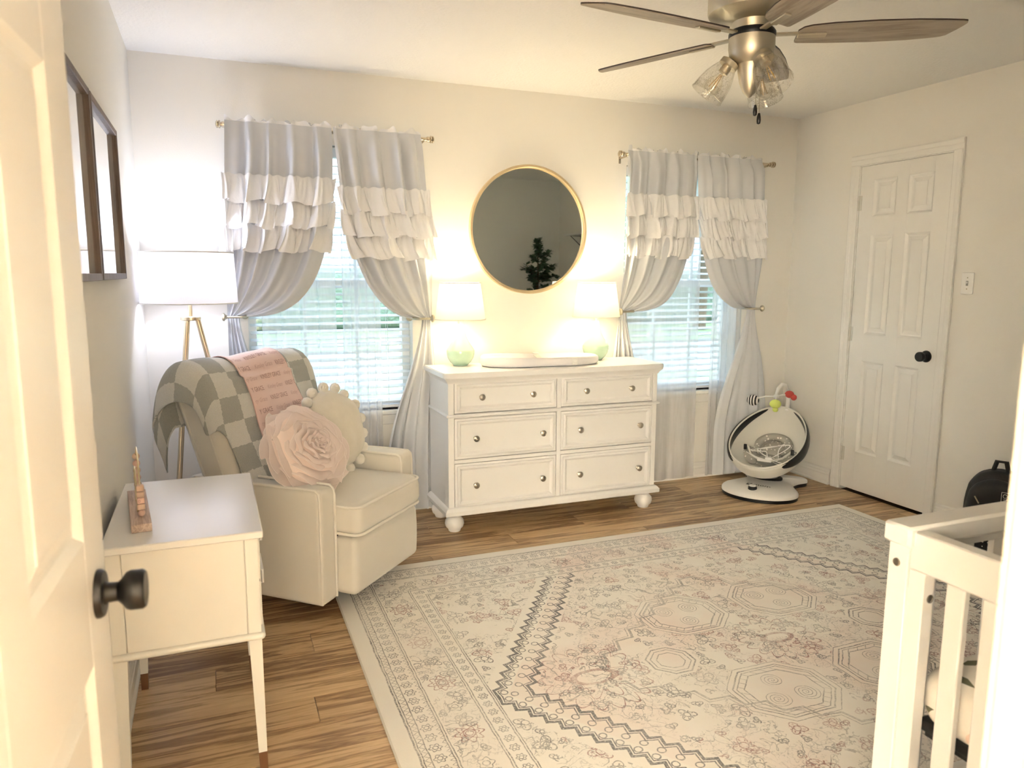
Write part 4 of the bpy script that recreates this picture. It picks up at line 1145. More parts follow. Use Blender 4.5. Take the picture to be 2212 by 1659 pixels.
# ================================================================== ARMCHAIR, BLANKETS, PILLOWS
CH_LOC, CH_ROT = (0.611, 3.165, 0), radians(47)
BA = radians(20); B0 = Vector((-0.02, 0.47, 0.40)); BU = Vector((0, sin(BA), cos(BA))); BN = Vector((0, -cos(BA), sin(BA))); BH = 0.60; BW = 0.345
def build_armchair():
    t = thing('armchair', 'beige upholstered swivel recliner armchair with piped arms', 'armchair', CH_LOC, CH_ROT)
    G().lathe([(0.155, 0.0), (0.16, 0.004), (0.16, 0.022), (0.12, 0.030), (0.06, 0.034), (0.06, 0.095), (0.0001, 0.095)], 40, TX(0, 0.43, 0)).build('swivel_base', 'upholstery_dark', t)
    ZB = 0.062
    def armfn(sg):
        def f(p, h):
            q = p.copy(); k = (p.z/h.z+1)/2; q.y += -0.018*(1-(p.y/h.y+1)/2)*smooth(0.55, 1, k)*0; q.z += -0.012*smooth(-1, 1, -p.x/h.x*sg)*smooth(0.5, 1, k)*0.5
            q.z += 0.010*(p.z/h.z)*(1 if p.y < 0 else 0.6) if p.z > 0 else 0
            return q
        return f
    for sg in (-1, 1):
        x0, x1 = (-0.375, -0.268) if sg < 0 else (0.268, 0.375)
        a = G().rbox(x0, x1, 0.0, 0.66, ZB, 0.535, 0.022, 4, 6, fn=armfn(sg)).build('arm', 'upholstery', t, 60)
        for xx in (x0+0.004, x1-0.004):
            path = [(xx, 0.004, ZB+0.01), (xx, 0.002, 0.25), (xx, 0.003, 0.50), (xx, 0.008, 0.530), (xx, 0.022, 0.541), (xx, 0.10, 0.5425), (xx, 0.35, 0.540), (xx, 0.62, 0.538)]
            G().tube(path, 0.0055, 8).build('piping', 'piping', a)
    G().rbox(-0.37, 0.37, 0.54, 0.70, ZB, 0.48, 0.03, 3, 4).build('back_panel', 'upholstery', t, 60)
    G().box(-0.27, 0.27, 0.02, 0.56, 0.09, 0.31).build('seat_frame', 'upholstery_dark', t)
    # front leg-rest panel
    def pf(p, h):
        q = p.copy(); q.y += -0.006*cos(pi/2*p.z/h.z)*(1 if p.y < 0 else 0); return q
    G().rbox(-0.265, 0.265, -0.085, 0.03, 0.075, 0.322, 0.03, 4, 5, fn=pf).build('leg_rest', 'upholstery', t, 60)
    # seat cushion with piped edges
    def cf(p, h):
        q = p.copy()
        if p.z > 0: q.z += 0.022*(1-(p.x/h.x)**2)*(1-min(1, abs(p.y/h.y))**2.5)
        return q
    c = G().rbox(-0.268, 0.268, -0.110, 0.46, 0.328, 0.462, 0.045, 5, 8, fn=cf).build('seat_cushion', 'upholstery', t, 60)
    for z in (0.452, 0.338):
        r = 0.040; x1, y0, y1 = 0.262, -0.1035, 0.44; path = []
        path.append((-x1, y1, z))
        for k in range(7): a = pi + pi/2*k/6; path.append((-x1+r+r*cos(a), y0+r+r*sin(a), z))
        for k in range(7): a = 1.5*pi + pi/2*k/6; path.append((x1-r+r*cos(a), y0+r+r*sin(a), z))
        path.append((x1, y1, z))
        G().tube(path, 0.0065, 8).build('piping', 'piping', c)
    # reclined back
    M = Matrix.Translation(B0) @ RX(-BA)
    def bf(p, h):
        q = p.copy(); q.y += -0.02*(1-(p.x/h.x)**2)*(1-(p.z/h.z)**2) if p.y < 0 else 0; return q
    b = G().rbox(-BW, BW, -0.09, 0.09, -0.02, BH-0.02, 0.05, 5, 8, M, bf).build('backrest', 'upholstery', t, 60)
    for yy in (-0.083, 0.083):
        pts = [(-BW-0.001, yy*0.55, z) for z in (0.0, 0.15, 0.3, 0.45, 0.53)]
        G().tube([M @ Vector(p) for p in pts], 0.004, 7).build('piping', 'upholstery', b)
build_armchair()

def back_surface(tt, s, off):
    """point on the cloth over the chair back: tt lateral (m), s = length along the front from the seat up, over the top and down behind"""
    up0, flat, R = 0.04, 0.49, 0.105
    if s < flat: u, n = up0+s, R
    elif s < flat+pi*R: a = (s-flat)/R; u, n = up0+flat+R*sin(a), R*cos(a)
    else: u, n = up0+flat-(s-flat-pi*R), -R
    # normal for offsets
    if s < flat: nu, nn = 0, 1
    elif s < flat+pi*R: a = (s-flat)/R; nu, nn = sin(a), cos(a)
    else: nu, nn = 0, -1
    crown = 0.018*(1-(min(1, abs(tt)/BW))**2) if s < flat else 0
    wr = 0.006*sin(9*tt+7*s+0.6)+0.005*sin(17*tt-11*s)+0.004*sin(23*s+5*tt)
    u += nu*(off+wr); n += nn*(off+wr)+crown
    x = tt
    over = -tt-BW-0.005
    drop = 0.0
    if over > 0:
        x = -BW-0.005-0.035*(1-exp(-over/0.03))-0.10*over; drop = over*0.96
    ov2 = tt-BW+0.01
    if ov2 > 0: x = BW-0.01+0.03*(1-exp(-ov2/0.03)); drop = ov2*0.9
    p = B0 + BU*u + BN*n + Vector((x, 0, -drop))
    return p

def build_blankets():
    t = thing('checkered_blanket', 'fluffy sage and cream checkered blanket draped over the armchair back', 'blanket', CH_LOC, CH_ROT)
    L = 0.49+pi*0.105+0.13
    def left(s): return -0.325 - 0.13*smooth(0.24, 0.40, s) - 0.09*smooth(0.45, 0.80, s) + 0.012*sin(9*s)
    def right(s): return 0.352+0.05*smooth(0.3, 0.6, s)-0.10*(1-smooth(0.0, 0.30, s))
    def tm(u, v): s = v*L; return lerp(left(s), right(s), u), s
    for off, nm in ((0.010, 'cloth'),):
        def f(u, v):
            a, s = tm(u, v); s2 = s
            p = back_surface(a, s2, off)
            if v < 0.16:                       # the low end bunches on the seat
                k = 1-v/0.16; p += Vector((0.012*sin(20*a)*k, -0.045*k*k, -0.010*k))
            return p
        o = G().grid(f, 100, 110, uvfn=lambda u, v: tm(u, v)).build(nm, 'checker', t, 80)
        md = o.modifiers.new('thickness', 'SOLIDIFY'); md.thickness = 0.010; md.offset = 0
    p = thing('pink_swaddle', 'pink name-print swaddle laid over the checkered blanket', 'swaddle', CH_LOC, CH_ROT)
    def tm2(u, v):
        s = lerp(0.10, 0.49+pi*0.105+0.16, v); return lerp(-0.150-0.01*sin(7*s), 0.195+0.012*sin(6*s+1), u), s
    def f2(u, v):
        a, s = tm2(u, v); return back_surface(a, s, 0.021 + 0.0025*sin(30*a+12*s))
    o = G().grid(f2, 50, 80).build('cloth', 'pink_cloth', p, 80)
    md = o.modifiers.new('thickness', 'SOLIDIFY'); md.thickness = 0.003; md.offset = 0
    for u in (0.004, 0.996):
        G().tube([f2(u, k/60)+Vector((0, 0, 0)) for k in range(61)], 0.0022, 6).build('hem', 'ink_pale', o)
    caps = text_geo('KINSLEY GRACE', 0.0300, 0.62); scr = text_geo('Kinsley Grace', 0.0270, 0.72, 0.45)
    row = 0
    s = 0.17
    while s < 0.62:
        for k in range(-2, 3):
            for kind, g in (('c', caps), ('s', scr)):
                cx = k*0.300 + (row % 2)*0.150 + (0.0 if kind == 'c' else 0.150) + 0.02
                xs = [v.x+cx for v in g.v]
                lo, hi = -0.144, 0.188
                if max(xs) < lo or min(xs) > hi: continue
                keep = [i for i, f in enumerate(g.f) if all(lo < g.v[q].x+cx < hi for q in f)]
                if not keep: continue
                w = G(); w.add([back_surface(v.x+cx, s+v.y+0.004*sin(4*(v.x+cx)), 0.0240+0.0025*sin(30*(v.x+cx)+12*(s+v.y))) for v in g.v], [g.f[i] for i in keep])
                w.build('printed_name', 'ink_rose' if kind == 'c' else 'ink_pale', o, 80)
        s += 0.050; row += 1
build_blankets()

def frame_from(c, n, spin=0.0):
    n = Vector(n).normalized(); u = Vector((0, 0, 1)) - n*n.z; u = u.normalized(); r = u.cross(n)
    m = Matrix.Identity(4)
    for i in range(3): m[i][0], m[i][1], m[i][2], m[i][3] = r[i], u[i], n[i], c[i]
    return m @ RZ(spin)

def build_pillows():
    CM = Matrix.Translation(CH_LOC) @ RZ(CH_ROT)
    # cream pom-pom pillow
    c = CM @ Vector((0.120, 0.262, 0.675)); nl = (CM.to_3x3() @ Vector((-0.10, -0.93, 0.30)))
    t = thing('pompom_pillow', 'round cream plush pillow edged with pom-poms on the armchair', 'pillow', (0, 0, 0)); t.matrix_world = frame_from(c, nl)
    R = 0.185
    prof = [(0.0001, -0.065), (0.08, -0.062), (0.13, -0.050), (0.165, -0.030), (R, 0.0), (0.165, 0.034), (0.13, 0.056), (0.08, 0.068), (0.03, 0.072), (0.0001, 0.072)]
    def pf(u, v):
        i = v*(len(prof)-1); k = min(int(i), len(prof)-2); q = i-k; a = 2*pi*u
        r = lerp(prof[k][0], prof[k+1][0], q); z = lerp(prof[k][1], prof[k+1][1], q)
        return (r*cos(a)*(1+0.015*sin(3*a)), r*sin(a), z+0.006*sin(5*a+r*30)*r/R)
    G().grid(pf, 56, 36, closeu=True).build('cushion', 'plush', t, 80)
    n = 17; pm = None
    for k in range(n):
        a = 2*pi*k/n+0.1; loc = ((R+0.012)*cos(a), (R+0.012)*sin(a), 0.008*sin(k*2.3))
        if pm is None:
            g = G(); 
            def bl(u, v):
                th, p_ = 2*pi*u, pi*v; r = 0.0255*(1+0.05*sin(7*th)*sin(5*p_)); return (r*sin(p_)*cos(th), r*sin(p_)*sin(th), -r*cos(p_)*0.92)
            pm = g.grid(bl, 22, 14, closeu=True).build('pompom', 'pom', t, 80); pm.location = loc
        else: clone(pm, t, loc)
    # pink rose pillow
    c = CM @ Vector((-0.205, 0.175, 0.668)); nl = (CM.to_3x3() @ Vector((-0.16, -0.80, 0.52)))
    t = thing('rose_pillow', 'blush pink organza rose pillow on the armchair seat', 'pillow', (0, 0, 0)); t.matrix_world = frame_from(c, nl) @ Matrix.Scale(0.93, 4)
    prof2 = [(0.0001, -0.06), (0.09, -0.055), (0.15, -0.035), (0.180, -0.005), (0.165, 0.018), (0.13, 0.030), (0.07, 0.036), (0.0001, 0.038)]
    G().lathe(prof2, 48).build('cushion', 'pillow_pink', t, 80)
    rr = random.Random(4)
    # wide overlapping petals nested round a heart that sits a little off centre; each stands up from the cushion and rolls outward
    hx, hy = 0.022, -0.010
    rings = [(0.008, 0.016, 2, 0.050, 0.040), (0.016, 0.030, 3, 0.046, 0.042), (0.028, 0.048, 3, 0.040, 0.042), (0.044, 0.070, 4, 0.034, 0.040), (0.062, 0.095, 4, 0.028, 0.036),
             (0.084, 0.122, 5, 0.022, 0.030), (0.105, 0.150, 5, 0.014, 0.024), (0.125, 0.178, 6, 0.004, 0.020), (0.142, 0.203, 7, -0.012, 0.014), (0.150, 0.212, 7, -0.028, 0.006)]
    for ri, (ra, rb, n, z0, lip) in enumerate(rings):
        for k in range(n):
            a0 = 2*pi*(k+0.41*ri)/n + rr.uniform(-0.2, 0.2); wid = 2*pi/n*1.28; p1, p2, p3 = (rr.uniform(0, 6) for _ in range(3)); kk = rr.uniform(0.95, 1.08)
            cxy = (1-ri/len(rings))
            tw = rr.uniform(0.06, 0.16)*(0.4+0.6*ri/len(rings))
            def pet(u, v):
                a = a0 + (u-0.5)*wid; e = sin(pi*min(0.97, max(0.03, u)))**0.35
                r = lerp(ra, rb*kk, v**1.25) + tw*0.12*(u-0.5)
                z = z0 + lip*e*sin(pi/2*min(1, v*1.25)) - 0.35*lip*max(0, v-0.75)*4*0.5
                wv = sin(a*5+p1)*0.6+sin(a*9+p2)*0.4
                z += v*v*0.007*wv*(0.4+ri*0.10); r += v*v*(0.004+0.0010*ri)*sin(a*6+p3)
                return (hx*cxy+r*cos(a), hy*cxy+r*sin(a), z)
            o = G().grid(pet, 30, 9).build('petal', 'organza', t, 80)
            G().tube([Vector(pet(q/30, 1.0)) for q in range(31)], 0.0013, 5).build('petal_edge', 'petal_rim', o)
build_pillows()

# ================================================================== CRIB
def build_crib():
    x0, y1, top = 1.290, 1.112, 0.880
    t = thing('crib', 'white slatted baby crib at the right edge', 'crib', (x0, y1, 0))
    Lx, Ly = 1.37, 0.690
    # local: x 0..Lx to the right, y 0..-Ly towards the front wall
    for px in (0.012, Lx-0.060):
        for py in (-0.058, -Ly+0.010):
            p = G().box(px, px+0.048, py, py+0.048, 0.0085 if py > -0.2 else 0.0, 0.838, 0.002).build('post', 'white', t)
            if px < 0.1 and py > -0.1:
                for zz in (0.795,):
                    G().lathe([(0.0085, 0), (0.0085, 0.002), (0.006, 0.0025), (0.0055, 0.001), (0.003, 0.0005), (0.0001, 0.0005)], 20, TX(px, py+0.026, zz) @ RY(-pi/2)).build('bolt', 'pewter', p)
    for py in (-0.068, -Ly):
        g = G().box(0, Lx, py, py+0.066, 0.836, top, 0.006).build('top_rail', 'white', t)
        G().box(0.06, Lx-0.06, py+0.020, py+0.046, 0.812, 0.836, 0.003).build('apron_rail', 'white', t)
        G().box(0.06, Lx-0.06, py+0.020, py+0.046, 0.20, 0.27, 0.003).build('bottom_rail', 'white', t)
        sl = None; n = 12
        for k in range(n):
            sx = 0.10 + (Lx-0.20)*k/(n-1)
            if sl is None: sl = G().box(-0.024, 0.024, py+0.026, py+0.040, 0.27, 0.812, 0.003).build('slat', 'white', t); sl.location = (sx, 0, 0)
            else: clone(sl, t, (sx, 0, 0))
    for px in (0.016, Lx-0.050):
        G().box(px, px+0.034, -Ly+0.058, -0.058, 0.790, 0.872, 0.004).build('end_rail', 'white', t)
        G().box(px+0.004, px+0.030, -Ly+0.058, -0.058, 0.20, 0.27, 0.003).build('end_bottom_rail', 'white', t)
        for py in (-0.094, -Ly+0.058):
            st = G().box(px+0.002, px+0.034, py, py+0.036, 0.19, 0.790, 0.002).build('end_stile', 'white', t)
            if px < 0.1 and py > -0.2:
                G().lathe([(0.0085, 0), (0.0085, 0.002), (0.006, 0.0025), (0.0055, 0.001), (0.0001, 0.0005)], 20, TX(px+0.022, py, 0.735) @ RX(pi/2)).build('bolt', 'pewter', st)
        sl = None
        for py in (-0.157, -0.232, -0.307, -0.382, -0.457, -0.532, -0.607):
            if sl is None: sl = G().box(px+0.008, px+0.026, -0.020, 0.020, 0.27, 0.790, 0.003).build('end_slat', 'white', t); sl.location = (0, py, 0)
            else: clone(sl, t, (0, py, 0))
    sup = G().box(0.07, Lx-0.07, -Ly+0.06, -0.085, 0.420, 0.432, 0.002)
    sup.build('mattress_support', 'upholstery_dark', t)
    m = thing('crib_mattress', 'crib mattress in a floral print sheet inside the crib', 'mattress', (x0+Lx/2, y1-Ly/2, 0.433))
    def mf(p, h):
        q = p.copy(); 
        if p.z > 0: q.z += 0.018*(1-(p.x/h.x)**4)*(1-(p.y/h.y)**4)
        q.z += 0.004*sin(30*p.x)*sin(22*p.y); return q
    G().rbox(-Lx/2+0.054, Lx/2-0.054, -Ly/2+0.054, Ly/2-0.062, 0.012, 0.150, 0.055, 5, 16, fn=mf).build('sheeted_body', 'floral', m, 60)
    G().rbox(-Lx/2+0.058, Lx/2-0.058, -Ly/2+0.056, Ly/2-0.066, 0.0, 0.022, 0.011, 3, 4).build('underside_edge', 'black_nylon', m, 60)
build_crib()

# ================================================================== BAGS by the right wall
def build_bags():
    t = thing('diaper_backpack', 'black diaper backpack with white patch standing by the right wall', 'backpack', (3.625, 2.455, 0), radians(-62))
    # local x across the front, -y = front
    def bf(p, h):
        q = p.copy(); k = max(0, p.z/h.z); q.x *= 1-0.16*k*k; q.y *= 1-0.12*k*k; q.z -= 0.05*(p.x/h.x)**2*k; return q
    G().rbox(-0.145, 0.145, -0.07, 0.09, 0.0, 0.425, 0.05, 4, 6, fn=bf).build('main_body', 'black_nylon', t, 60)
    fp = G().rbox(-0.130, 0.130, -0.125, -0.05, 0.01, 0.395, 0.035, 4, 6, fn=bf).build('front_pocket', 'black_nylon', t, 60)
    pts = []
    for k in range(25):
        a = pi*k/24; pts.append((-0.108*cos(a)*1.06, -0.122+0.03, 0.27+0.118*sin(a)))
    G().tube(pts, 0.0028, 6).build('white_piping', 'white_print', fp)
    G().tube([(-0.05, 0.01, 0.41), (-0.045, 0.0, 0.368), (-0.02, 0.0, 0.468), (0.02, 0.0, 0.468), (0.045, 0.0, 0.368), (0.05, 0.01, 0.41)], 0.011, 8).build('carry_handle', 'black_nylon', t)
    pa = G().box(-0.026, 0.026, -0.1265, -0.1245, -0.024, 0.024).build('patch', 'black_nylon', t); pa.location = (0.052, -0.003, 0.322)
    e = G()
    for a, b in (((-0.026, -0.024), (0.026, -0.024)), ((0.026, -0.024), (0.026, 0.024)), ((0.026, 0.024), (-0.026, 0.024)), ((-0.026, 0.024), (-0.026, -0.024))): e.tube([(a[0], -0.1275, a[1]), (b[0], -0.1275, b[1])], 0.0013, 5)
    inf = [(0.019*cos(a)/(1+sin(a)**2), -0.1275, 0.006+0.026*sin(a)*cos(a)/(1+sin(a)**2)) for a in [2*pi*k/40 for k in range(40)]]
    e.tube(inf, 0.0013, 5, closed=True)
    e.tube([(-0.016+0.032*k/20, -0.1275, -0.012+0.0025*sin(k*1.9)) for k in range(21)], 0.0010, 5)
    e.build('patch_print', 'white_print', pa)
    G().tube([(-0.085, -0.128, 0.305), (-0.065, -0.130, 0.272)], 0.0035, 6).build('zip_pull', 'nickel', t)
    d = [(-0.075, -0.128, 0.225), (-0.045, -0.128, 0.225), (-0.048, -0.128, 0.245), (-0.060, -0.128, 0.252), (-0.072, -0.128, 0.245)]
    G().tube(d, 0.0028, 6, closed=True).build('buckle_ring', 'nickel', t)
    G().box(-0.09, 0.10, -0.127, -0.121, 0.250, 0.262, 0.001).build('pocket_zip', 'plastic_dark', t)
    b = thing('polka_dot_tote', 'low black tote with white polka dots in front of the backpack', 'bag', (3.275, 2.215, 0.0085), radians(-58))
    def tf(p, h):
        q = p.copy(); q.y *= 1-0.35*max(0, p.z/h.z); return q
    G().rbox(-0.15, 0.15, -0.06, 0.06, 0, 0.20, 0.03, 3, 5, fn=tf).build('tote_body', 'dot_black', b, 60)
    for yy in (-0.035, 0.035):
        G().tube([(-0.06, yy, 0.19), (-0.055, yy, 0.25), (0, yy, 0.275), (0.055, yy, 0.25), (0.06, yy, 0.19)], 0.006, 6).build('handle', 'black_nylon', b)
build_bags()

# ================================================================== BABY ROCKER
def spline(pts, n=8):
    out = []; m = len(pts)
    for i in range(m):
        p0, p1, p2, p3 = (Vector((*pts[(i+k) % m], 0)) for k in (-1, 0, 1, 2))
        for k in range(n):
            t = k/n; out.append(tuple((0.5*((2*p1)+(-p0+p2)*t+(2*p0-5*p1+4*p2-p3)*t*t+(-p0+3*p1-3*p2+p3)*t**3))[:2]))
    return out
def build_rocker():
    t = thing('baby_rocker', 'white baby rocker seat with grey fabric bowl in the corner', 'baby seat', (3.275, 3.745, 0), radians(-56))
    half = [(0.0, -0.300), (0.13, -0.270), (0.215, -0.190), (0.235, -0.09), (0.185, 0.02), (0.150, 0.10), (0.165, 0.19), (0.205, 0.27), (0.17, 0.315), (0.08, 0.31)]
    out = spline(half + [(0.0, 0.30)] + [(-x, y) for x, y in reversed(half[1:])], 6)
    def sc(pts, k): return [(x*k, (y)*k) for x, y in pts]
    G().prism(sc(out, 0.985), 0.0, 0.022).build('skirt', 'plastic_dark', t, 40)
    rings = [(1.0, 0.022), (1.0, 0.034), (0.985, 0.042), (0.94, 0.050), (0.80, 0.060), (0.6, 0.070), (0.40, 0.076), (0.2, 0.078)]
    n = len(out); vs = [(x*k, y*k, z) for k, z in rings for x, y in out]
    fs = [(r*n+i, r*n+(i+1) % n, (r+1)*n+(i+1) % n, (r+1)*n+i) for r in range(len(rings)-1) for i in range(n)] + [tuple(reversed(range(n))), tuple((len(rings)-1)*n+i for i in range(n))]
    base = G().add(vs, fs).build('base_shell', 'plastic_white', t, 40)
    G().lathe([(0.0001, 0.0795), (0.088, 0.0795), (0.094, 0.077), (0.094, 0.070)], 40, TX(0, 0.06, 0)).build('recess', 'plastic_dark', t)
    G().lathe([(0.060, 0.076), (0.058, 0.11), (0.066, 0.15), (0.085, 0.19), (0.0001, 0.20)], 32, TX(0, 0.075, 0)).build('pedestal', 'plastic_grey', t)
    G().lathe([(0.028, 0.052), (0.027, 0.074), (0.022, 0.080)], 28, TX(-0.015, -0.215, 0)).build('dial_ring', 'plastic_dark', t)
    G().lathe([(0.0205, 0.076), (0.020, 0.086), (0.017, 0.089), (0.0001, 0.090)], 28, TX(-0.015, -0.215, 0)).build('dial', 'plastic_white', t)
    # maker's mark printed on the base
    def shell_z(x, y):
        k = sqrt((x/0.235)**2+(y/0.300)**2)
        for (k1, z1), (k0, z0) in zip(rings, rings[1:]):
            if k0 <= k <= k1: return lerp(z0, z1, (k-k0)/max(1e-6, k1-k0))
        return 0.078
    def on_base(g, cx, cy, rot=0):
        q = G()
        for v in g.v:
            x, y = v.x*cos(rot)-v.y*sin(rot)+cx, v.x*sin(rot)+v.y*cos(rot)+cy
            q.v.append(Vector((x, y, shell_z(x, y)+0.0012)))
        q.f = g.f; return q
    on_base(text_geo('moms', 0.042, 1.25), 0.035, -0.150).build('maker_print', 'plastic_dark', base)
    sq = G().rbox(-0.017, 0.017, -0.014, 0.014, -0.0003, 0.0003, 0.0003, 1, 1); on = G().add([(v.x-0.055, v.y-0.150, shell_z(v.x-0.055, v.y-0.150)+0.0012+v.z) for v in sq.v], sq.f); on.build('maker_badge', 'plastic_dark', base)
    f4 = text_geo('4', 0.030); q4 = G().add([(v.x-0.055, v.y-0.150, shell_z(v.x-0.055, v.y-0.150)+0.0022) for v in f4.v], f4.f); q4.build('badge_digit', 'plastic_white', base)
    # seat bowl
    tilt = radians(27); C = Vector((0, 0.035, 0.355)); rx, ry, dep = 0.228, 0.325, 0.175
    eu, ev, en = Vector((1, 0, 0)), Vector((0, cos(tilt), sin(tilt))), Vector((0, -sin(tilt), cos(tilt)))
    def rim(a, k=1.0): 
        e = 0.92 if cos(a) < 0 else 1.0
        return (rx*k*sin(a)*(1-0.10*cos(a)), ry*k*cos(a))
    def bowl(a, k, dd): 
        x, y = rim(a, k); return C + eu*x + ev*y - en*dd
    def outer(u, v):
        a = 2*pi*u; k = cos(v*pi/2*0.96)**0.75; return bowl(a, max(0.02, k), dep*sin(v*pi/2)**0.9)
    seat = G().grid(outer, 64, 18, closeu=True).build('fabric_bowl', 'seat_fabric', t, 70)
    md = seat.modifiers.new('thickness', 'SOLIDIFY'); md.thickness = 0.008; md.offset = 1
    G().tube([bowl(2*pi*k/72, 1.0, -0.002) for k in range(72)], 0.006, 6, closed=True).build('bowl_rim', 'seat_fabric', t)
    for sg in (-1, 1):      # dark side rails, crescent shaped
        def cres(u, v):
            a = sg*lerp(radians(22), radians(150), u); w = sin(pi*u)**0.55
            th = 2*pi*v; p = bowl(a, 1.0+0.022*w, 0.014*w+0.020*w)
            rad = (p-(C-en*0.03)).normalized(); 
            return p + rad*(0.014*w*cos(th)) - en*(0.044*w*sin(th))
        G().grid(cres, 40, 12).build('side_rail', 'plastic_dark', t, 60)
    # dotted insert: head ring, head pad, body flaps
    def floor_pt(x, y, lift):
        k = min(0.97, sqrt((x/rx)**2+(y/ry)**2)); v = math.acos(min(1, k**(1/0.75)))/(pi/2*0.96); d = dep*sin(v*pi/2)**0.9
        return C + eu*x + ev*y - en*(d-0.012-lift)
    G().tube([floor_pt(0.098*cos(2*pi*k/40), 0.085+0.092*sin(2*pi*k/40), 0.012) for k in range(4, 37)][::1] if False else [floor_pt(0.098*sin(radians(-140+280*k/36)), 0.075+0.095*cos(radians(-140+280*k/36)), 0.014) for k in range(37)], [0.010+0.016*sin(pi*min(1, (k+4)/12 if k < 8 else (40-k)/12 if k > 28 else 1)/2) for k in range(37)], 10).build('head_ring', 'dot_insert', t)
    def pad(cx, cy, ax_, ay_, lift, nm, rot=0):
        def f(u, v):
            a = 2*pi*u; x, y = ax_*v*cos(a), ay_*v*sin(a); X, Y = x*cos(rot)-y*sin(rot)+cx, x*sin(rot)+y*cos(rot)+cy
            return floor_pt(X, Y, lift*(1-v**3))
        G().grid(f, 28, 7, closeu=True).build(nm, 'dot_insert', t, 70)
    pad(0, 0.070, 0.076, 0.078, 0.020, 'head_pad'); pad(0.0, -0.055, 0.085, 0.070, 0.022, 'seat_pad')
    pad(-0.115, -0.035, 0.048, 0.085, 0.030, 'side_flap', 0.35); pad(0.115, -0.035, 0.048, 0.085, 0.030, 'side_flap', -0.35)
    for sg in (-1, 1):
        G().tube([floor_pt(sg*0.14, 0.0, 0.04), floor_pt(sg*0.10, -0.08, 0.05), floor_pt(sg*0.03, -0.12, 0.05)], 0.007, 6).build('harness_strap', 'seat_fabric', t)
        G().rbox(-0.010, 0.010, -0.006, 0.006, -0.018, 0.018, 0.004, 2, 1, Matrix.Translation(floor_pt(sg*0.150, -0.03, 0.05))).build('harness_clip', 'plastic_dark', t)
    G().rbox(-0.045, 0.045, -0.010, 0.010, -0.006, 0.006, 0.005, 2, 1, Matrix.Translation(floor_pt(0.0, -0.13, 0.06)) @ RX(tilt)).build('harness_buckle', 'plastic_white', t)
    # toy bar
    hd = bowl(0, 1.0, 0.0)
    arc = [hd+Vector((0.035, 0.010, -0.02)), hd+Vector((0.035, 0.020, 0.05)), hd+Vector((0.030, 0.012, 0.11)), hd+Vector((0.022, -0.022, 0.155)), hd+Vector((0.010, -0.070, 0.165)), hd+Vector((0.000, -0.115, 0.145)), hd+Vector((-0.005, -0.140, 0.105))]
    bar = G().tube(arc, [0.016, 0.014, 0.012, 0.011, 0.011, 0.011, 0.009], 10).build('toy_bar', 'plastic_white', t)
    hub = arc[-1]-Vector((0, 0, 0.012)); G().lathe([(0.0001, -0.012), (0.016, -0.010), (0.020, 0), (0.012, 0.012), (0.0001, 0.016)], 20, Matrix.Translation(hub)).build('toy_hub', 'plastic_white', t)
    ends = [hub+Vector((-0.125, -0.035, -0.022)), hub+Vector((0.022, -0.095, -0.030)), hub+Vector((0.075, 0.035, 0.010))]
    for e in ends: G().tube([hub, (hub+e)/2+Vector((0, 0, 0.008)), e], 0.0045, 6).build('toy_arm', 'plastic_white', t)
    G().ball((0, 0, 0), 0.040, 24, 16, (1, 0.9, 0.9)).build('striped_toy', 'stripe', t, 60).location = ends[0]-Vector((0.015, 0, 0.012))
    g = G().ball((0, 0, 0), 0.036, 20, 14, (1, 1, 0.8)).ball((0.004, -0.01, -0.036), 0.017, 12, 8, (1.1, 0.8, 0.9)); g.build('green_toy', 'green_felt', t, 60).location = ends[1]-Vector((0, 0, 0.005))
    g = G().ball((0, 0, 0.006), 0.027, 18, 12, (1.1, 0.8, 0.9)).ball((0.028, 0, -0.012), 0.020, 14, 10); g.build('red_toy', 'red_felt', t, 60).location = ends[2]
    # power cord coiled in the seat
    c = thing('power_cord', 'white power cord heaped in the baby rocker seat', 'cord', (3.275, 3.745, 0), radians(-56))
    pts = []
    for k in range(161):
        a = k/160*2*pi; x = 0.095*sin(3*a+0.4)+0.035*sin(7*a); y = -0.045+0.075*cos(2*a+0.3)+0.03*sin(5*a)
        pts.append(floor_pt(x, y, 0.052+0.018*sin(5*a+1)))
    G().tube(pts, 0.0028, 6).build('cable', 'plastic_white', c)
    G().rbox(-0.022, 0.022, -0.014, 0.014, -0.012, 0.012, 0.004, 2, 1, Matrix.Translation(floor_pt(0.02, -0.10, 0.055))).build('plug', 'plastic_white', c)
build_rocker()

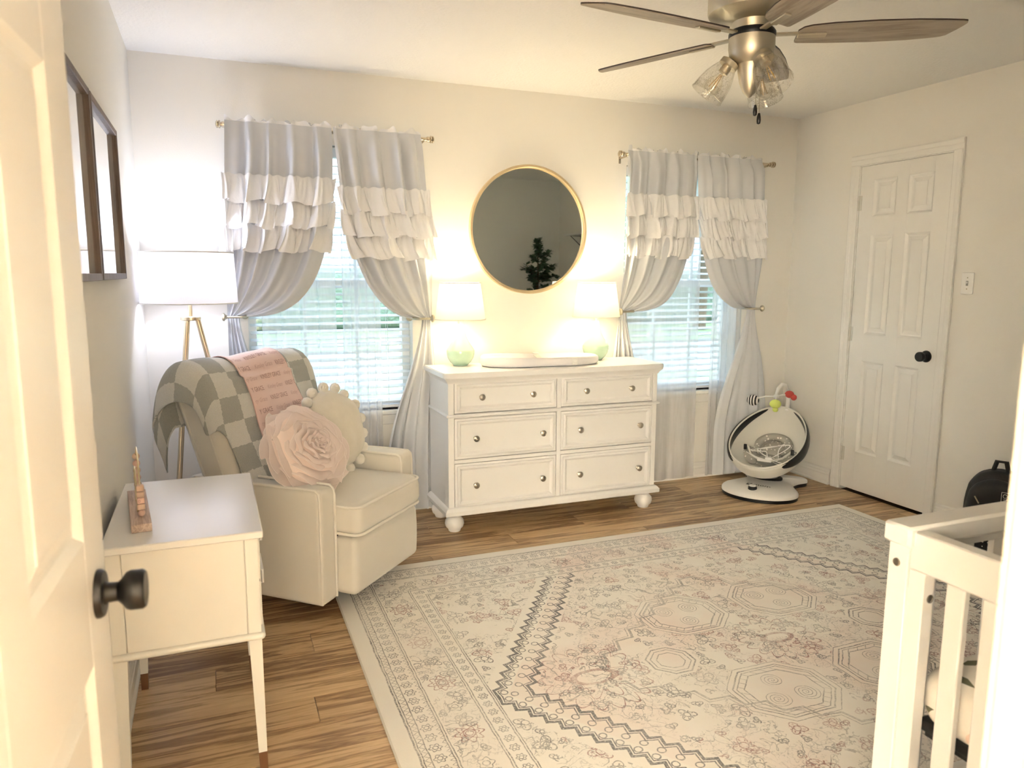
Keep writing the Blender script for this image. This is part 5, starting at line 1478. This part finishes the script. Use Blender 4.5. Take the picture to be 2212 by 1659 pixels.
# ================================================================== CEILING FAN
def build_fan():
    t = thing('ceiling_fan', 'flush ceiling fan with five weathered wood blades and three glass shades', 'ceiling fan', (1.790, 2.232, H))
    z = lambda q: q-H
    G().lathe([(0.118, z(2.44)), (0.135, z(2.436)), (0.148, z(2.420)), (0.153, z(2.395)), (0.153, z(2.285)), (0.150, z(2.276)), (0.144, z(2.272)), (0.100, z(2.258)), (0.068, z(2.250)), (0.064, z(2.225)), (0.0001, z(2.225))], 64).build('motor_housing', 'nickel', t, 30)
    zb = z(2.206)
    outline = []
    top = [(0.150, 0.050), (0.158, 0.055), (0.26, 0.062), (0.40, 0.067), (0.52, 0.064), (0.60, 0.055), (0.625, 0.050), (0.640, 0.042)]
    bot = [(0.660, 0.010), (0.674, -0.016), (0.680, -0.032), (0.678, -0.040), (0.664, -0.044), (0.60, -0.052), (0.52, -0.059), (0.40, -0.063), (0.26, -0.059), (0.19, -0.050), (0.165, -0.040), (0.150, -0.020)]
    outline = top + bot
    blade = None
    for k in range(5):
        a = radians(-30.5+72*k)
        M = RX(radians(-12))
        if blade is None:
            b = G().prism(outline, -0.003, 0.0, M).build('blade', 'blade', t, 30)
            G().prism([(x*1.0005, y*1.02) for x, y in outline], 0.0002, 0.0045, M).build('blade_top', 'blade_edge', b, 30)
            ir = G().box(0.055, 0.165, -0.013, 0.013, -0.008, -0.001, 0.002, TX(0, 0, 0.006)).box(0.150, 0.245, -0.012, 0.012, -0.010, -0.003, 0.002, M).build('blade_iron', 'nickel', b, 30)
            b.location = (0, 0, zb); b.rotation_euler = (0, 0, a); blade = b
        else: clone(blade, t, (0, 0, zb), (0, 0, a))
    G().lathe([(0.0001, z(2.222)), (0.074, z(2.222)), (0.0795, z(2.214)), (0.080, z(2.205)), (0.078, z(2.198))], 48).build('flywheel', 'plastic_dark', t)
    G().lathe([(0.078, z(2.198)), (0.0785, z(2.165)), (0.074, z(2.140)), (0.062, z(2.122)), (0.046, z(2.112)), (0.044, z(2.09)), (0.036, z(2.05)), (0.022, z(2.018)), (0.006, z(2.002)), (0.0001, z(2.0))], 48).build('switch_housing', 'nickel', t, 50)
    for a in (148, 264, 28):
        r = radians(a); tl = radians(36)
        M = Matrix.Translation((0.048*cos(r), 0.048*sin(r), z(2.150))) @ RZ(r) @ RY(pi-tl)      # +z now points down and outward
        s = G().tube([(0, 0, -0.01), (0, 0, 0.035)], 0.012, 12, M=M).lathe([(0.020, 0.028), (0.033, 0.034), (0.034, 0.052), (0.0001, 0.054)], 28, M).lathe([(0.017, 0.053), (0.017, 0.078), (0.0001, 0.080)], 20, M).build('socket', 'nickel', t)
        G().lathe([(0.031, 0.050), (0.036, 0.058), (0.046, 0.080), (0.054, 0.105), (0.059, 0.135), (0.0615, 0.165), (0.063, 0.1665), (0.060, 0.167), (0.057, 0.135)], 44, M, cap=False).build('glass_shade', 'seeded', s, 60)
        G().lathe([(0.012, 0.080), (0.014, 0.092), (0.026, 0.112), (0.030, 0.130), (0.026, 0.148), (0.014, 0.159), (0.0001, 0.161)], 24, M, cap=False).build('bulb', 'bulb_glass', s, 60)
        f = G()
        for q in range(4):
            w = pi/2*q; f.tube([M @ Vector((0.004*cos(w), 0.004*sin(w), 0.085)), M @ Vector((0.011*cos(w), 0.011*sin(w), 0.140))], 0.0012, 5)
        f.build('filament', 'filament', s)
    for (px, py, zz) in ((-0.014, -0.052, 1.965), (0.0, -0.056, 1.938)):
        ch = G().tube([(px, py, z(2.125)), (px, py, z(zz))], 0.0011, 5).build('pull_chain', 'nickel', t)
        G().lathe([(0.0001, z(zz)), (0.004, z(zz)), (0.0065, z(zz-0.012)), (0.0075, z(zz-0.024)), (0.006, z(zz-0.034)), (0.0001, z(zz-0.037))], 16, TX(px, py, 0)).build('pull', 'black_metal', ch)
build_fan()

# ================================================================== things seen only in the round mirror
def build_front_corner():
    t = thing('potted_tree', 'tall leafy potted tree seen in the round mirror', 'plant', (3.35, 0.765, 0))
    G().lathe([(0.095, 0), (0.105, 0.01), (0.125, 0.26), (0.128, 0.28), (0.118, 0.28), (0.115, 0.25), (0.0001, 0.25)], 32).build('pot', 'pot', t)
    G().lathe([(0.0001, 0.252), (0.1145, 0.252)], 24, cap=False).build('soil', 'soil', t)
    rr = random.Random(9)
    tr = G().tube([(0, 0, 0.25), (0.02, 0.0, 0.6), (-0.01, 0.02, 1.0), (0.01, 0, 1.4), (0.0, 0.0, 1.72)], [0.018, 0.016, 0.013, 0.009, 0.004], 8)
    g = G(); tips = []
    for k in range(34):
        z0 = rr.uniform(0.85, 1.62); a = rr.uniform(0, 2*pi); L = rr.uniform(0.10, 0.30)*(1.15-0.55*(z0-0.85)/0.8)
        p0 = Vector((0, 0, z0)); p1 = p0 + Vector((cos(a)*L, sin(a)*L, rr.uniform(0.02, 0.18))); tr.tube([p0, (p0+p1)/2+Vector((0, 0, 0.01)), p1], [0.005, 0.004, 0.002], 5); tips.append((p0, p1))
    tr.build('trunk', 'bark', t)
    for p0, p1 in tips + [(Vector((0, 0, 1.5)), Vector((0, 0, 1.76)))]*3:
        for q in range(42):
            c = p0.lerp(p1, rr.uniform(0.35, 1.05)); a, e = rr.uniform(0, 2*pi), rr.uniform(-0.5, 0.7); l, w = rr.uniform(0.055, 0.085), 0.021
            d = Vector((cos(a)*cos(e), sin(a)*cos(e), sin(e))); s = Vector((-sin(a), cos(a), 0)); n = d.cross(s)
            vs = [c, c+d*l*0.35+s*w+n*0.004, c+d*l*0.7+s*w*0.8, c+d*l, c+d*l*0.7-s*w*0.8, c+d*l*0.35-s*w+n*0.004]; g.add(vs, [(0, 1, 2, 5), (2, 3, 4, 5)])
    f = g.build('foliage', 'leaf', t, 80); f['kind'] = 'stuff'
    s = thing('wall_shelf', 'white bracket shelf on the right wall seen in the mirror', 'shelf', (XR, 1.13, 1.80))
    G().box(-0.17, 0, -0.27, 0.22, 0, 0.018, 0.002).build('board', 'white', s)
    for yy in (-0.18, 0.13): G().tube([(-0.004, yy, -0.11), (-0.13, yy, -0.004), (-0.004, yy, -0.004), (-0.004, yy, -0.11)], 0.005, 6).build('bracket', 'black_metal', s)
build_front_corner()

def build_hall_fill(x, label):
    # added fill lights, out of view, aimed at the hallway's far wall for bounce
    t = thing('hall_fill_light', label, 'light', (x, -2.65, H), 0, 'added hallway fill lights')
    M = TX(0, -0.03, -0.10) @ RX(radians(-62))
    G().tube([(0, 0, 0), (0, 0, -0.07)], 0.010, 10).build('stem', 'nickel', t)
    G().lathe([(0.0001, 0.07), (0.05, 0.07), (0.07, 0.02), (0.075, -0.03), (0.072, -0.03), (0.066, 0.02), (0.0001, 0.05)], 28, M).build('head', 'plastic_white', t)
    l = bpy.data.lights.new('hall_fill_area', 'AREA'); l.shape = 'DISK'; l.size = 0.12; l.energy = P_HALL_FILL; l.color = C_HALL_FILL
    o = bpy.data.objects.new('hall_fill_area', l); COL.objects.link(o); o.parent = t; o.matrix_local = M @ TX(0, 0, -0.034)
build_hall_fill(-1.6, 'added unseen fill light in the hallway nearest the doorway')
build_hall_fill(-2.9, 'added unseen fill light halfway along the hallway')
build_hall_fill(-4.2, 'added unseen fill light farthest along the hallway')
